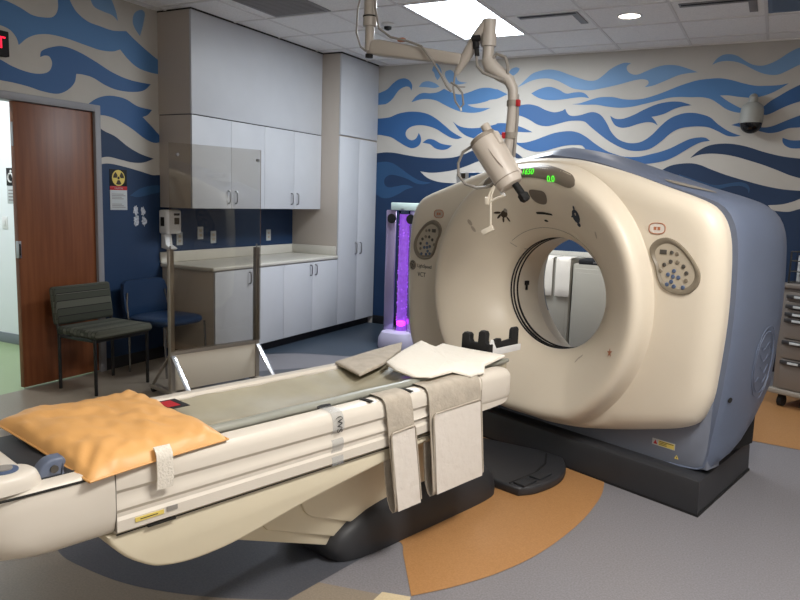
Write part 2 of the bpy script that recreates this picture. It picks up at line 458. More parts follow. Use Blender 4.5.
# mural outlines, in metres on their wall: along-wall position, height; c marks a sharp tip
MURAL_FAR = [
 ('mid', '-4.301,2.731c -4.251,2.746 -4.172,2.777 -4.095,2.841 -4.027,2.88 -3.949,2.89 -3.881,2.86 -3.846,2.805 -3.855,2.747c -3.884,2.79 -3.946,2.793 -4.023,2.754 -4.098,2.664 -4.176,2.612 -4.246,2.604 -4.297,2.602c'),
 ('light', '-3.557,3.034 -3.509,2.994 -3.482,2.928 -3.504,2.88 -3.53,2.849c -3.56,2.891 -3.575,2.933 -3.602,2.959c -3.589,2.999'),
 ('light', '-3.763,2.785c -3.717,2.833 -3.642,2.843 -3.557,2.817 -3.499,2.777c -3.564,2.765 -3.658,2.777'),
 ('light', '-3.433,2.942c -3.369,2.95 -3.313,2.895 -3.273,2.829 -3.165,2.805c -3.254,2.793 -3.363,2.801 -3.42,2.86 -3.441,2.91'),
 ('mid', '-3.852,2.618c -3.788,2.686 -3.712,2.717 -3.618,2.71 -3.525,2.718 -3.443,2.752c -3.359,2.711 -3.249,2.683 -3.142,2.703 -3.02,2.738 -2.916,2.741 -2.829,2.722 -2.811,2.721 -2.693,2.664c -2.806,2.621 -2.892,2.613 -2.926,2.599 -3.03,2.578 -3.154,2.569c -3.099,2.545 -3.01,2.529 -2.879,2.526c -2.99,2.489 -3.096,2.48 -3.222,2.495 -3.332,2.531 -3.445,2.583 -3.54,2.628 -3.653,2.648 -3.748,2.643'),
 ('blue', '-4.302,2.447c -4.255,2.446 -4.131,2.457 -4.014,2.495 -3.877,2.513 -3.742,2.506 -3.627,2.478 -3.531,2.429 -3.435,2.361 -3.321,2.276 -3.2,2.212c -3.263,2.198 -3.337,2.214 -3.431,2.261 -3.526,2.313 -3.622,2.344 -3.717,2.358 -3.813,2.351 -3.88,2.322 -3.912,2.277 -3.896,2.225 -3.836,2.191 -3.779,2.207 -3.752,2.249 -3.743,2.274c -3.716,2.232 -3.71,2.172 -3.747,2.122 -3.823,2.1 -3.902,2.123 -4.002,2.175 -4.104,2.228 -4.249,2.255 -4.296,2.256c'),
 ('blue', '-3.691,2.162c -3.625,2.2 -3.55,2.194 -3.464,2.153 -3.388,2.136 -3.318,2.127c -3.377,2.089 -3.451,2.08 -3.527,2.098 -3.595,2.144 -3.643,2.154'),
 ('blue', '-3.323,2.394c -3.251,2.344 -3.142,2.317 -2.982,2.318 -2.809,2.351 -2.792,2.362 -2.707,2.36 -2.604,2.342 -2.502,2.309 -2.391,2.26c -2.482,2.261 -2.583,2.267 -2.701,2.249 -2.794,2.218 -2.925,2.227 -2.994,2.201 -3.083,2.21 -3.174,2.244 -3.249,2.303'),
 ('navy', '-4.3,2.041c -4.178,2.054 -4.058,2.049 -3.898,2.023 -3.703,1.997 -3.475,1.986 -3.29,1.998 -3.146,2.039 -3.076,2.068 -2.726,2.089 -2.614,2.065 -2.554,2.041 -2.484,1.993c -2.542,1.985 -2.603,2.009 -2.79,1.987 -2.981,1.957 -3.14,1.899 -3.284,1.856 -3.45,1.83 -3.582,1.823 -3.707,1.836c -3.617,1.768 -3.502,1.728 -3.389,1.713 -3.24,1.71 -3.095,1.717 -2.605,1.54 -2.05,1.503 -1.542,1.65 -1.072,1.866 -0.987,1.915 -0.892,1.937 -0.783,1.942 -0.7,1.924 -0.617,1.889 -0.466,1.833 -0.304,1.784 -0.146,1.741 0.009,1.711 0.158,1.7 0.333,1.696c 0.572,0c -1.905,0c -4.291,0c'),
 ('teal', '-4.297,1.932c -4.175,1.945 -4.073,1.928 -3.972,1.876 -3.851,1.8 -3.712,1.733 -3.558,1.71c -3.653,1.691 -3.75,1.698 -3.869,1.748 -3.989,1.781 -4.099,1.793 -4.168,1.752 -4.177,1.691 -4.125,1.647 -4.024,1.658 -3.925,1.677 -3.856,1.675 -3.787,1.654c -3.884,1.626 -3.981,1.572 -4.1,1.525 -4.202,1.522 -4.285,1.564c'),
 ('teal', '-0.893,1.837c -0.79,1.803 -0.688,1.77 -0.554,1.737 -0.444,1.756 -0.35,1.77 -0.285,1.751 -0.258,1.708 -0.262,1.666c -0.279,1.708 -0.331,1.733 -0.41,1.731 -0.488,1.712 -0.567,1.693 -0.684,1.726 -0.786,1.759 -0.889,1.784c'),
 ('light', '-2.7,2.867c -2.67,2.92 -2.612,2.94 -2.57,2.923c -2.593,2.885 -2.649,2.854'),
 ('light', '-2.584,2.733c -2.521,2.789 -2.435,2.862 -2.339,2.891 -2.243,2.898 -2.147,2.878 -2.034,2.834 -1.923,2.792 -1.83,2.765 -1.755,2.769 -1.683,2.817 -1.632,2.861 -1.561,2.9 -1.489,2.922 -1.424,2.914c -1.461,2.888 -1.455,2.844 -1.409,2.809 -1.351,2.803 -1.282,2.828 -1.2,2.859 -1.104,2.878 -0.993,2.869 -0.896,2.836 -0.799,2.796c -0.892,2.791 -0.972,2.777 -1.052,2.746 -1.133,2.714 -1.201,2.689 -1.278,2.678c -1.245,2.712 -1.254,2.741 -1.305,2.755 -1.39,2.747 -1.518,2.717 -1.664,2.689 -1.813,2.67 -1.916,2.68 -1.995,2.698 -2.075,2.739 -2.157,2.78 -2.237,2.804 -2.35,2.809 -2.447,2.789 -2.527,2.755'),
 ('mid', '-2.431,2.662c -2.36,2.698 -2.28,2.72 -2.216,2.719 -2.135,2.688 -2.054,2.647 -1.976,2.655 -1.899,2.653 -1.852,2.632 -1.815,2.591c -1.88,2.603 -1.957,2.602 -2.066,2.591 -2.176,2.585 -2.273,2.592 -2.355,2.616'),
 ('mid', '-1.992,2.537c -1.907,2.545 -1.817,2.571 -1.728,2.594 -1.658,2.598 -1.568,2.592 -1.479,2.57 -1.376,2.562 -1.277,2.57 -1.179,2.595 -1.084,2.627 -0.977,2.669 -0.885,2.699 -0.793,2.722 -0.688,2.731 -0.601,2.731 -0.496,2.709 -0.391,2.674 -0.288,2.649 -0.189,2.645 -0.091,2.647 -0.02,2.66c -0.088,2.614 -0.158,2.577 -0.23,2.553 -0.304,2.542 -0.418,2.553 -0.509,2.57 -0.587,2.573c -0.532,2.53 -0.463,2.486 -0.396,2.45 -0.337,2.428c -0.393,2.409 -0.458,2.42 -0.525,2.447 -0.594,2.497 -0.663,2.541 -0.744,2.562 -0.851,2.566 -0.942,2.572 -1.038,2.568 -1.147,2.544 -1.259,2.519 -1.386,2.494 -1.502,2.487 -1.621,2.501 -1.743,2.524 -1.875,2.528'),
 ('blue', '-2.68,2.499c -2.594,2.52 -2.548,2.542 -2.449,2.551 -2.35,2.528 -2.266,2.487 -2.169,2.461 -2.09,2.474 -2.056,2.493c -2.039,2.458 -2.008,2.427 -1.961,2.418 -1.884,2.428 -1.794,2.451 -1.733,2.445 -1.677,2.411 -1.62,2.335 -1.574,2.255 -1.51,2.188 -1.434,2.15 -1.345,2.137 -1.26,2.156 -1.179,2.213 -1.101,2.299 -1.022,2.369 -0.929,2.409 -0.849,2.421 -0.767,2.412 -0.658,2.374 -0.587,2.312 -0.502,2.252 -0.436,2.22 -0.375,2.199c -0.434,2.191 -0.498,2.201 -0.581,2.244 -0.665,2.28 -0.747,2.29 -0.829,2.288 -0.919,2.274 -0.998,2.232 -1.089,2.147 -1.183,2.082 -1.282,2.061 -1.384,2.068 -1.489,2.106 -1.598,2.166 -1.693,2.235 -1.789,2.311 -1.849,2.358 -1.927,2.37 -2.02,2.366 -2.129,2.341 -2.24,2.32 -2.339,2.337 -2.44,2.393 -2.525,2.43 -2.601,2.444 -2.686,2.454c'),
 ('blue', '-2.594,2.157c -2.493,2.151 -2.378,2.174 -2.25,2.219 -2.14,2.252 -1.998,2.266 -1.903,2.248 -1.823,2.206 -1.727,2.137 -1.632,2.077 -1.57,2.047 -1.468,2.014 -1.394,2.002 -1.278,2.005 -1.179,2.028 -1.082,2.053 -0.987,2.089 -0.907,2.131 -0.828,2.17 -0.749,2.186 -0.682,2.183 -0.639,2.154c -0.718,2.141 -0.796,2.102 -0.873,2.052 -0.952,2.002 -1.033,1.966 -1.116,1.946 -1.193,1.936 -1.315,1.928 -1.537,1.942 -1.769,2.001 -1.848,2.111 -1.942,2.124 -2.036,2.117 -2.146,2.091 -2.257,2.061 -2.355,2.056 -2.455,2.08 -2.533,2.12'),
 ('blue', '-1.593,2.411c -1.539,2.381 -1.465,2.379 -1.365,2.413 -1.255,2.468 -1.145,2.511 -1.035,2.53 -0.939,2.527 -0.883,2.511 -0.83,2.491c -0.908,2.483 -0.988,2.46 -1.068,2.42 -1.136,2.4 -1.192,2.391c -1.154,2.35 -1.126,2.306c -1.174,2.333 -1.231,2.34 -1.316,2.324 -1.4,2.297 -1.473,2.291 -1.534,2.314 -1.575,2.367'),
 ('light', '-0.679,2.858c -0.642,2.911 -0.593,2.942 -0.529,2.945 -0.463,2.923 -0.396,2.876 -0.33,2.839 -0.254,2.826 -0.182,2.844 -0.113,2.88 -0.045,2.928 0.038,2.968 0.229,3.007c 0.243,2.865c 0.052,2.818 0.003,2.794 -0.054,2.765 -0.112,2.741 -0.185,2.742 -0.261,2.765 -0.34,2.806 -0.419,2.851 -0.484,2.875 -0.562,2.886 -0.626,2.879'),
 ('blue', '-0.248,2.412c -0.209,2.458 -0.152,2.51 -0.083,2.554 -0.014,2.598 0.069,2.641 0.258,2.71c 0.274,2.541c 0.083,2.495 0.01,2.471 -0.071,2.434 -0.13,2.402 -0.19,2.383'),
 ('blue', '-0.467,2.298c -0.413,2.314 -0.352,2.324 -0.271,2.289 -0.193,2.271 -0.119,2.282 -0.018,2.326 0.095,2.372 0.263,2.415c 0.276,2.287c 0.105,2.266 0.017,2.26 -0.069,2.228 -0.143,2.219 -0.205,2.233 -0.299,2.257 -0.362,2.271'),
 ('blue', '-0.027,2.175c 0.042,2.153 0.116,2.152 0.287,2.175c 0.295,2.086c 0.123,2.079 0.049,2.082 0.002,2.104 -0.023,2.137'),
 ('navy', '-0.805,1.992c -0.728,2.065 -0.65,2.108 -0.555,2.126 -0.444,2.124 -0.316,2.098 -0.173,2.05 -0.019,2.01 0.131,1.989 0.306,1.973c 0.325,1.778c 0.148,1.813 0.057,1.84 -0.037,1.88 -0.162,1.929 -0.289,1.971 -0.402,2.005 -0.515,2.027 -0.628,2.034 -0.725,2.022'),
 ('wall', '-0.091,1.56c 0.022,1.572 0.109,1.599 0.165,1.626 0.334,1.688c 0.347,1.557c 0.174,1.535 0.088,1.507 -0.003,1.509 -0.049,1.519'),
]
MURAL_LEFT = [
 ('mid', '3.1,2.84 3.326,2.795 3.381,2.792 3.475,2.772 3.571,2.743 3.672,2.749 3.746,2.775 3.784,2.846 3.774,2.968c 3.854,2.989c 3.933,2.864 4.044,2.806 4.161,2.794 4.283,2.788 4.423,2.812c 4.514,2.76 4.648,2.695 4.789,2.637 4.906,2.615c 4.904,2.529c 4.786,2.525 4.672,2.523 4.535,2.541 4.43,2.594 4.355,2.653c 4.278,2.623 4.155,2.611 4.015,2.622 3.858,2.637 3.709,2.637 3.605,2.615 3.524,2.574 3.453,2.511c 3.436,2.559 3.391,2.601 3.318,2.618 3.1,2.64 2.75,2.60 2.4,2.66 1.9,2.72c 2.4,2.80 2.8,2.86'),
 ('light', '4.062,3.006c 4.241,3.051 4.313,2.963 4.34,2.872c 4.286,2.905 4.189,2.915 4.106,2.933'),
 ('light', '4.519,2.982 4.614,3.015 4.612,2.933 4.568,2.802c 4.516,2.851 4.491,2.906'),
 ('blue', '3.09,2.43 3.307,2.385 3.399,2.355 3.514,2.335 3.614,2.339 3.688,2.369 3.717,2.428 3.698,2.474 3.661,2.477 3.619,2.459c 3.631,2.502 3.705,2.543 3.812,2.573 3.944,2.561 4.105,2.515 4.273,2.457 4.452,2.426 4.679,2.424c 4.599,2.362 4.476,2.332 4.32,2.325 4.196,2.346 4.077,2.386 3.984,2.394 3.927,2.39c 3.909,2.322 3.844,2.256 3.756,2.216 3.63,2.216 3.509,2.234 3.394,2.243 3.3,2.245 3.08,2.262 2.7,2.33 2.2,2.28 1.7,2.25c 2.2,2.42 2.75,2.48'),
 ('blue', '3.999,2.155c 4.119,2.234 4.243,2.269 4.396,2.265 4.528,2.221 4.688,2.21c 4.636,2.161 4.58,2.138c 4.691,2.061 4.82,1.961c 4.717,1.931 4.604,1.957 4.442,2.036 4.288,2.091 4.188,2.105 4.103,2.099c'),
 ('navy', '4.089,2.039c 4.16,1.988 4.284,1.949 4.412,1.878 4.545,1.826 4.7,1.793c 4.585,1.754 4.462,1.747 4.33,1.763 4.203,1.777 4.08,1.748c'),
 ('navy', '4.078,1.7c 4.202,1.723 4.355,1.709 4.542,1.677 4.682,1.651 4.799,1.641 4.95,1.38c 7.5,1.38c 7.5,0c 4.078,0c'),
 ('teal', '4.428,1.468c 4.538,1.528 4.68,1.56 4.797,1.557 4.797,1.513 4.65,1.481 4.509,1.456'),
]
MI = {'wall': 0, 'navy': 1, 'teal': 2, 'blue': 3, 'mid': 4, 'light': 5, 'patch': 6}
WM = [M[k] for k in ('wall', 'navy', 'teal', 'blue', 'mid', 'light', 'patch')]
def mural(bm, data, place, nrm):
    d = 0.0006
    for col, txt in sorted(data, key=lambda s: {'navy': 0, 'teal': 1, 'wall': 1}.get(s[0], 2)):
        flat(bm, [place(a, z, d) for a, z in curve(txt)], MI[col], nrm)
        d += 0.00012

b = BM()
box(b, (XL - 0.12, YF, 0), (XR + 0.12, YF + 0.12, H))
mural(b, MURAL_FAR, lambda a, z, d: (a, YF - d, z), (0, -1, 0))
flat(b, [(x_, YF - 0.0004, z_) for x_, z_ in ((0.57, 0), (XR, 0), (XR, 1.5), (0.57, 1.62))], 1, (0, -1, 0))
struct('wall_far', b, WM, smooth=0)

DY0, DY1, DZ = 2.25, 4.075, 2.125       # door opening in the left wall
b = BM()
box(b, (XL - 0.12, YN, 0), (XL, DY0, H))
box(b, (XL - 0.12, DY1, 0), (XL, YF, H))
box(b, (XL - 0.12, DY0, DZ), (XL, DY1, H))
mural(b, MURAL_LEFT, lambda a, z, d: (XL + d, a, z), (1, 0, 0))
for cy, cz, s in ((4.485, 1.345, 0.04), (4.565, 1.335, 0.036), (4.49, 1.255, 0.042), (4.575, 1.245, 0.038)):
    pts = []
    for k in range(22):
        a = 2 * PI * k / 22
        r = s * (0.65 + 0.6 * rnd.random())
        pts.append((XL + 0.002, cy + r * 0.75 * math.cos(a), cz + r * 1.1 * math.sin(a)))
    flat(b, pts, 6, (1, 0, 0))
struct('wall_left', b, WM, smooth=0)

b = BM(); box(b, (XR, YN, 0), (XR + 0.12, YF, H)); struct('wall_right', b, M['plain_wall'])
b = BM(); box(b, (XL - 0.12, YN - 0.12, 0), (XR + 0.12, YN, H)); struct('wall_near', b, M['plain_wall'])
b = BM(); box(b, (XL, 4.13, 0), (XL + 0.012, 4.78, 0.1), 0.003); struct('baseboard_left', b, M['rubber_base'])
b = BM(); box(b, (-4.28, YF - 0.012, 0), (XR, YF, 0.1), 0.003); struct('baseboard_far', b, M['rubber_base'])

# door casing
b = BM()
box(b, (XL - 0.13, DY1 - 0.005, 0), (XL + 0.025, DY1 + 0.05, DZ + 0.05), 0.004)
box(b, (XL - 0.13, DY0 - 0.05, 0), (XL + 0.025, DY0 + 0.005, DZ + 0.05), 0.004)
box(b, (XL - 0.13, DY0, DZ - 0.005), (XL + 0.025, DY1, DZ + 0.05), 0.004)
struct('trim_1', b, M['frame_grey'])
# wooden sliding leaf
b = BM()
box(b, (XL - 0.045, 3.390, 0.012), (XL - 0.002, DY1 - 0.006, DZ - 0.008), 0.003)
door = struct('door_1', b, M['wood'])
b = BM()
box(b, (XL - 0.03, 3.385, 0.99), (XL + 0.003, 3.409, 1.115), 0.003, mi=0)
box(b, (XL + 0.002, 3.391, 1.01), (XL + 0.005, 3.403, 1.095), 0.001, mi=1)
obj('door_latch', b, [M['steel'], M['black']], door)
b = BM(); box(b, (XL - 0.03, 3.386, 1.80), (XL - 0.012, 3.391, 1.97), 0.001); obj('edge_plate', b, M['steel'], door)

# corridor seen through the opening
b = BM(); box(b, (-8.0, 1.4, -0.1), (XL, 4.5, -0.0)); struct('floor_hall', b, M['fl_green'])
b = BM(); box(b, (-8.0, 4.38, 0), (XL - 0.12, 4.5, H)); struct('wall_hall', b, M['white_wall'])
b = BM(); box(b, (-8.12, 1.4, 0), (-8.0, 4.5, H)); struct('wall_hall_end', b, M['white_wall'])
b = BM(); box(b, (-8.0, 1.28, 0), (XL - 0.12, 1.4, H)); struct('wall_hall_near', b, M['white_wall'])
b = BM(); box(b, (-8.0, 1.4, H), (XL - 0.12, 4.5, H + 0.08)); struct('ceiling_hall', b, M['tile'])
b = BM(); box(b, (-8.0, 4.365, 0), (XL - 0.12, 4.38, 0.1), 0.003); struct('baseboard_hall', b, M['grey_base'])

# ------------------------------------------------------------------ signs, plates and small wall fittings
t = thing('hall_sign', 'small black and white sign on the white corridor wall beyond the door', 'sign', (-6.40, 4.38, 1.52))
b = BM(); box(b, (-0.075, -0.008, 0.0), (0.075, 0, 0.165), 0.002, mi=0)
tube(b, [(-0.01 + 0.035*math.cos(2*PI*k/20), -0.010, 0.075 + 0.04*math.sin(2*PI*k/20)) for k in range(17)], 0.008, 6, 1)
lathe(b, [(0.012, 0), (0.012, 0.004)], Matrix.Translation((-0.005, -0.008, 0.135)) @ Matrix.Rotation(PI/2, 4, 'X'), 12, 1)
obj('symbol_plate', b, [M['black'], M['white']], t)
b = BM(); box(b, (-0.075, -0.006, -0.165), (0.075, 0, -0.004), 0.002, mi=0)
for k in range(4):
    box(b, (-0.055, -0.007, -0.05 - k*0.03), (0.05 - 0.02*(k % 2), -0.0055, -0.036 - k*0.03), mi=1)
obj('caption_plate', b, [M['paper'], M['vent']], t)
t = thing('light_switch', 'white light switch plate on the corridor wall', 'switch', (-6.53, 4.38, 1.17))
b = BM(); box(b, (-0.04, -0.006, -0.06), (0.04, 0, 0.06), 0.003); obj('plate', b, M['white'], t)
b = BM(); box(b, (-0.015, -0.011, -0.03), (0.015, -0.004, 0.03), 0.002); obj('rocker', b, M['white'], t)

t = thing('exit_sign', 'black box exit sign with red lit letters on the wall above the door', 'sign', (XL, 3.187, 2.49))
b = BM(); box(b, (0, -0.16, -0.085), (0.05, 0.16, 0.085), 0.005); obj('housing', b, M['black'], t)
b = BM(); text(b, 'EXIT', 0.115, basis((0.051, 0.015, 0.0), (0, 1, 0), (0, 0, 1)), 0.001); obj('letters', b, M['exit_red'], t)

t = thing('caution_sign', 'radiation caution sign, black and yellow above a red and white text panel', 'sign', (XL, 4.305, 1.345))
b = BM(); box(b, (0.0012, -0.088, 0.0), (0.005, 0.088, 0.165), 0.001, mi=0)
for k in range(2):
    for j in range(3 + k):
        box(b, (0.005, -0.07, 0.02 + k*0.07 + j*0.013), (0.0056, 0.07 - 0.02*((j*7+k) % 3), 0.026 + k*0.07 + j*0.013), mi=1)
obj('text_panel', b, [M['paper'], M['vent']], t)
b = BM(); box(b, (0.0012, -0.088, 0.165), (0.006, 0.088, 0.197), 0.001, mi=0)
text(b, 'CAUTION', 0.019, basis((0.0064, 0, 0.180), (0, 1, 0), (0, 0, 1)), 0.0003, 1)
obj('heading_band', b, [M['red'], M['paper']], t)
b = BM(); box(b, (0.0012, -0.088, 0.195), (0.005, 0.088, 0.335), 0.001, mi=0)
lathe(b, [(0.066, 0), (0.066, 0.001)], basis((0.005, 0, 0.265), (0, 1, 0), (0, 0, 1)), 32, 1)
lathe(b, [(0.012, 0), (0.012, 0.001)], basis((0.0062, 0, 0.265), (0, 1, 0), (0, 0, 1)), 16, 2)
for k in range(3):
    a0 = PI/2 + k*2*PI/3 + PI - 0.52
    arc = [(0.018, a0 + i*1.04/8) for i in range(9)] + [(0.056, a0 + (8-i)*1.04/8) for i in range(9)]
    flat(b, [(0.0078, r*math.cos(a), 0.265 + r*math.sin(a)) for r, a in arc], 2, (1, 0, 0))
obj('trefoil_panel', b, [M['black'], M['yellow'], M['sticker_brown']], t)

t = thing('hand_sanitizer_dispenser', 'white wall dispenser with drip tray at the left end of the counter', 'dispenser', (XL, 4.825, 1.135))
b = BM(); box(b, (0, -0.085, 0.0), (0.105, 0.10, 0.215), 0.022, 3); obj('body', b, M['white'], t)
b = BM(); box(b, (0.104, 0.005, 0.085), (0.109, 0.065, 0.145), 0.003); obj('window', b, M['sticker_brown'], t)
b = BM(); box(b, (0.104, 0.0, 0.165), (0.109, 0.07, 0.185), 0.003); obj('display_strip', b, M['vent_dark'], t)
b = BM(); box(b, (0.03, -0.088, 0.07), (0.075, -0.083, 0.15), 0.003); obj('side_vent', b, M['vent_dark'], t)
b = BM(); prism(b, [(0, -0.13), (0.1, -0.145), (0.125, -0.13), (0.06, -0.1), (0.045, 0.0), (0, 0.0)], -0.055, 0.03, 'y', 0.008)
obj('drip_tray', b, M['white'], t)

first = None
for y_, z_, lab in ((4.995, 1.082, 'white wall plate right beside the hand sanitizer dispenser'),
                    (5.27, 1.128, 'white wall plate mounted highest, left of the shield post above the counter'),
                    (5.45, 1.083, 'white outlet plate just left of the shield glass edge above the counter'),
                    (6.32, 1.079, 'white outlet plate near the tall cabinet, alone at the right')):
    if first is None:
        first = thing('wall_outlet', lab, 'outlet', (XL, y_, z_), 0, 'plates on the blue wall over the counter')
        b = BM(); box(b, (0, -0.038, -0.06), (0.007, 0.038, 0.06), 0.003); obj('plate', b, M['paper'], first)
        for s in (-1, 1):
            b = BM(); box(b, (0.006, -0.016, s*0.022 - 0.013), (0.0095, 0.016, s*0.022 + 0.013), 0.003); obj('socket', b, M['faint'], first)
    else:
        dup(first, (XL, y_, z_), 0, lab)

# ------------------------------------------------------------------ cabinets on the left wall
XB, XU = -4.285, -4.525
def handle(parent, x, y, z0, z1):
    b = BM()
    tube(b, [(x - 0.004, y, z0), (x + 0.022, y, z0 + 0.004), (x + 0.028, y, z0 + 0.02), (x + 0.028, y, z1 - 0.02), (x + 0.022, y, z1 - 0.004), (x - 0.004, y, z1)], 0.0065, 8)
    obj('handle', b, M['steel'], parent)

def cabinet(name, label, xf, y0, y1, z0, z1, doors, side=None, group=None):
    """doors: (ya, yb, za, zb, handle y, handle z0, handle z1)"""
    t = thing(name, label, 'cabinet', (XL, (y0 + y1) / 2, z0), 0, group)
    ox, oy, oz = XL, (y0 + y1) / 2, z0
    b = BM(); box(b, (0.002, y0 - oy + 0.001, 0), (xf - XL - 0.021, y1 - oy - 0.001, z1 - z0), 0.001)
    obj('body', b, M['laminate_side'], t)
    for ya, yb, za, zb, hy, h0, h1 in doors:
        b = BM(); box(b, (xf - XL - 0.02, ya - oy + 0.0015, za - oz + 0.001), (xf - XL, yb - oy - 0.0015, zb - oz - 0.001), 0.0015)
        d = obj('door', b, M['laminate'], t)
        if hy is not None:
            handle(d, xf - XL, hy - oy, h0 - oz, h1 - oz)
    return t

cabinet('wall_cabinet', 'white upper wall cabinet nearest the door, seen through the clear shield', XU, 4.765, 5.765, 1.372, 2.172,
        [(4.765, 5.275, 1.372, 2.172, 5.225, 1.42, 1.535), (5.275, 5.765, 1.372, 2.172, 5.325, 1.42, 1.535)], group='upper wall cabinets')
cabinet('wall_cabinet', 'white upper wall cabinet beside the tall cabinet', XU, 5.765, 6.755, 1.372, 2.172,
        [(5.765, 6.255, 1.372, 2.172, 6.205, 1.42, 1.535), (6.255, 6.755, 1.372, 2.172, 6.305, 1.42, 1.535)], group='upper wall cabinets')
b = BM(); box(b, (XL, 4.765, 2.18), (XU - 0.001, 6.755, H - 0.012), 0.002, mi=0)
box(b, (XL, 4.76, H - 0.012), (XU + 0.006, 6.755, H), mi=1)
box(b, (XL, 4.775, 2.171), (XU - 0.012, 6.755, 2.181), mi=1)
struct('trim_2', b, [M['laminate'], M['dark_gap']])
b = BM(); box(b, (XL, 4.7635, 2.18), (XU - 0.02, 4.7645, H - 0.012)); struct('trim_3', b, M['laminate_side'])
cabinet('tall_cabinet', 'tall white floor-to-ceiling cabinet in the corner beside the mural wall', XB, 6.76, 7.578, 0.09, H - 0.012,
        [(6.76, 7.17, 0.09, 2.17, 7.12, 0.87, 1.0), (7.17, 7.578, 0.09, 2.17, 7.225, 0.87, 1.0),
         (6.76, 7.578, 2.185, H - 0.012, None, 0, 0)])
b = BM(); box(b, (XL, 6.755, H - 0.012), (XB + 0.006, 7.578, H)); struct('trim_4', b, M['dark_gap'])
cabinet('base_cabinet', 'white base cabinet under the counter, behind the clear shield', XB, 4.78, 5.77, 0.09, 0.832,
        [(4.78, 5.285, 0.09, 0.828, 5.235, 0.69, 0.80), (5.285, 5.77, 0.09, 0.828, 5.335, 0.69, 0.80)], group='base cabinets under the counter')
cabinet('base_cabinet', 'white base cabinet under the counter, next to the tall cabinet', XB, 5.77, 6.757, 0.09, 0.832,
        [(5.77, 6.27, 0.09, 0.828, 6.225, 0.69, 0.80), (6.27, 6.757, 0.09, 0.828, 6.315, 0.69, 0.80)], group='base cabinets under the counter')
b = BM(); box(b, (XL, 4.83, 0), (XB - 0.07, 7.578, 0.09)); struct('trim_5', b, M['rubber_base'])
t = thing('countertop', 'long pale worktop with backsplash over the white base cabinets', 'countertop', (XL, 5.76, 0.834))
b = BM(); box(b, (0.002, -1.01, 0), (0.635, 0.994, 0.036), 0.012, 3); obj('slab', b, M['counter'], t)
b = BM(); box(b, (0.002, -1.01, 0.037), (0.022, 0.994, 0.135), 0.004); obj('backsplash', b, M['counter'], t)
b = BM(); box(b, (0.024, 0.974, 0.037), (0.60, 0.994, 0.135), 0.004); obj('side_splash', b, M['counter'], t)

# ------------------------------------------------------------------ chairs
t = thing('side_chair', 'armless black framed chair in dark patterned fabric, in front of the door', 'chair', (-4.53, 3.80, 0))
for x_ in (-0.19, 0.20):
    for y_ in (-0.245, 0.245):
        b = BM()
        if x_ < 0:
            tube(b, [(x_, y_, 0), (x_, y_, 0.42), (x_ - 0.02, y_, 0.55), (x_ - 0.05, y_, 0.76)], 0.0125, 8)
        else:
            tube(b, [(x_, y_, 0), (x_, y_, 0.42)], 0.0125, 8)
        obj('leg', b, M['black_metal'], t)
b = BM()
box(b, (-0.2, -0.25, 0.395), (0.21, 0.25, 0.42), 0.006)
obj('seat_frame', b, M['black_metal'], t)
b = BM(); box(b, (-0.20, -0.265, 0.42), (0.25, 0.265, 0.485), 0.028, 4); obj('seat', b, M['weave'], t)
b = BM(); box(b, (-0.03, -0.265, -0.155), (0.03, 0.265, 0.135), 0.025, 4, T=Matrix.Translation((-0.23, 0.0, 0.64)) @ Matrix.Rotation(-0.14, 4, 'Y')); obj('backrest', b, M['weave'], t)

t = thing('side_chair', 'navy vinyl chair on thin chrome legs, between the patterned chair and the counter', 'chair', (-4.52, 4.44, 0))
for x_ in (-0.19, 0.21):
    for y_ in (-0.23, 0.23):
        b = BM()
        if x_ < 0:
            tube(b, [(x_, y_, 0), (x_, y_, 0.42), (x_ - 0.03, y_ * 0.97, 0.56), (x_ - 0.04, y_ * 0.9, 0.66)], 0.009, 8)
        else:
            tube(b, [(x_ + 0.02, y_, 0), (x_, y_, 0.42)], 0.009, 8)
        obj('leg', b, M['chrome'], t)
b = BM()
ring = lambda z, s: ringv(b, [V((0.26*s*math.copysign(abs(math.cos(a))**0.55, math.cos(a)), 0.25*s*math.copysign(abs(math.sin(a))**0.6, math.sin(a)), z)) for a in (2*PI*k/32 for k in range(32))])
loft(b, [ring(0.415, 0.86), ring(0.42, 0.96), ring(0.44, 1.0), ring(0.46, 0.98), ring(0.472, 0.9), ring(0.474, 0.6)])
obj('seat', b, M['navy_vinyl'], t)
b = BM()
rings = []
for z_, w_, d_ in ((0.45, 0.215, -0.245), (0.455, 0.235, -0.243), (0.55, 0.25, -0.258), (0.66, 0.245, -0.275), (0.735, 0.225, -0.287), (0.76, 0.19, -0.29)):
    pts = []
    for k in range(17):
        y_ = -w_ + 2*w_*k/16
        pts.append(V((d_ + 0.22*y_*y_*2 + 0.018, y_, z_)))
    for k in range(16, -1, -1):
        y_ = -w_ + 2*w_*k/16
        pts.append(V((d_ + 0.22*y_*y_*2 - 0.018, y_, z_)))
    rings.append(ringv(b, pts))
loft(b, rings); obj('backrest', b, M['navy_vinyl'], t)

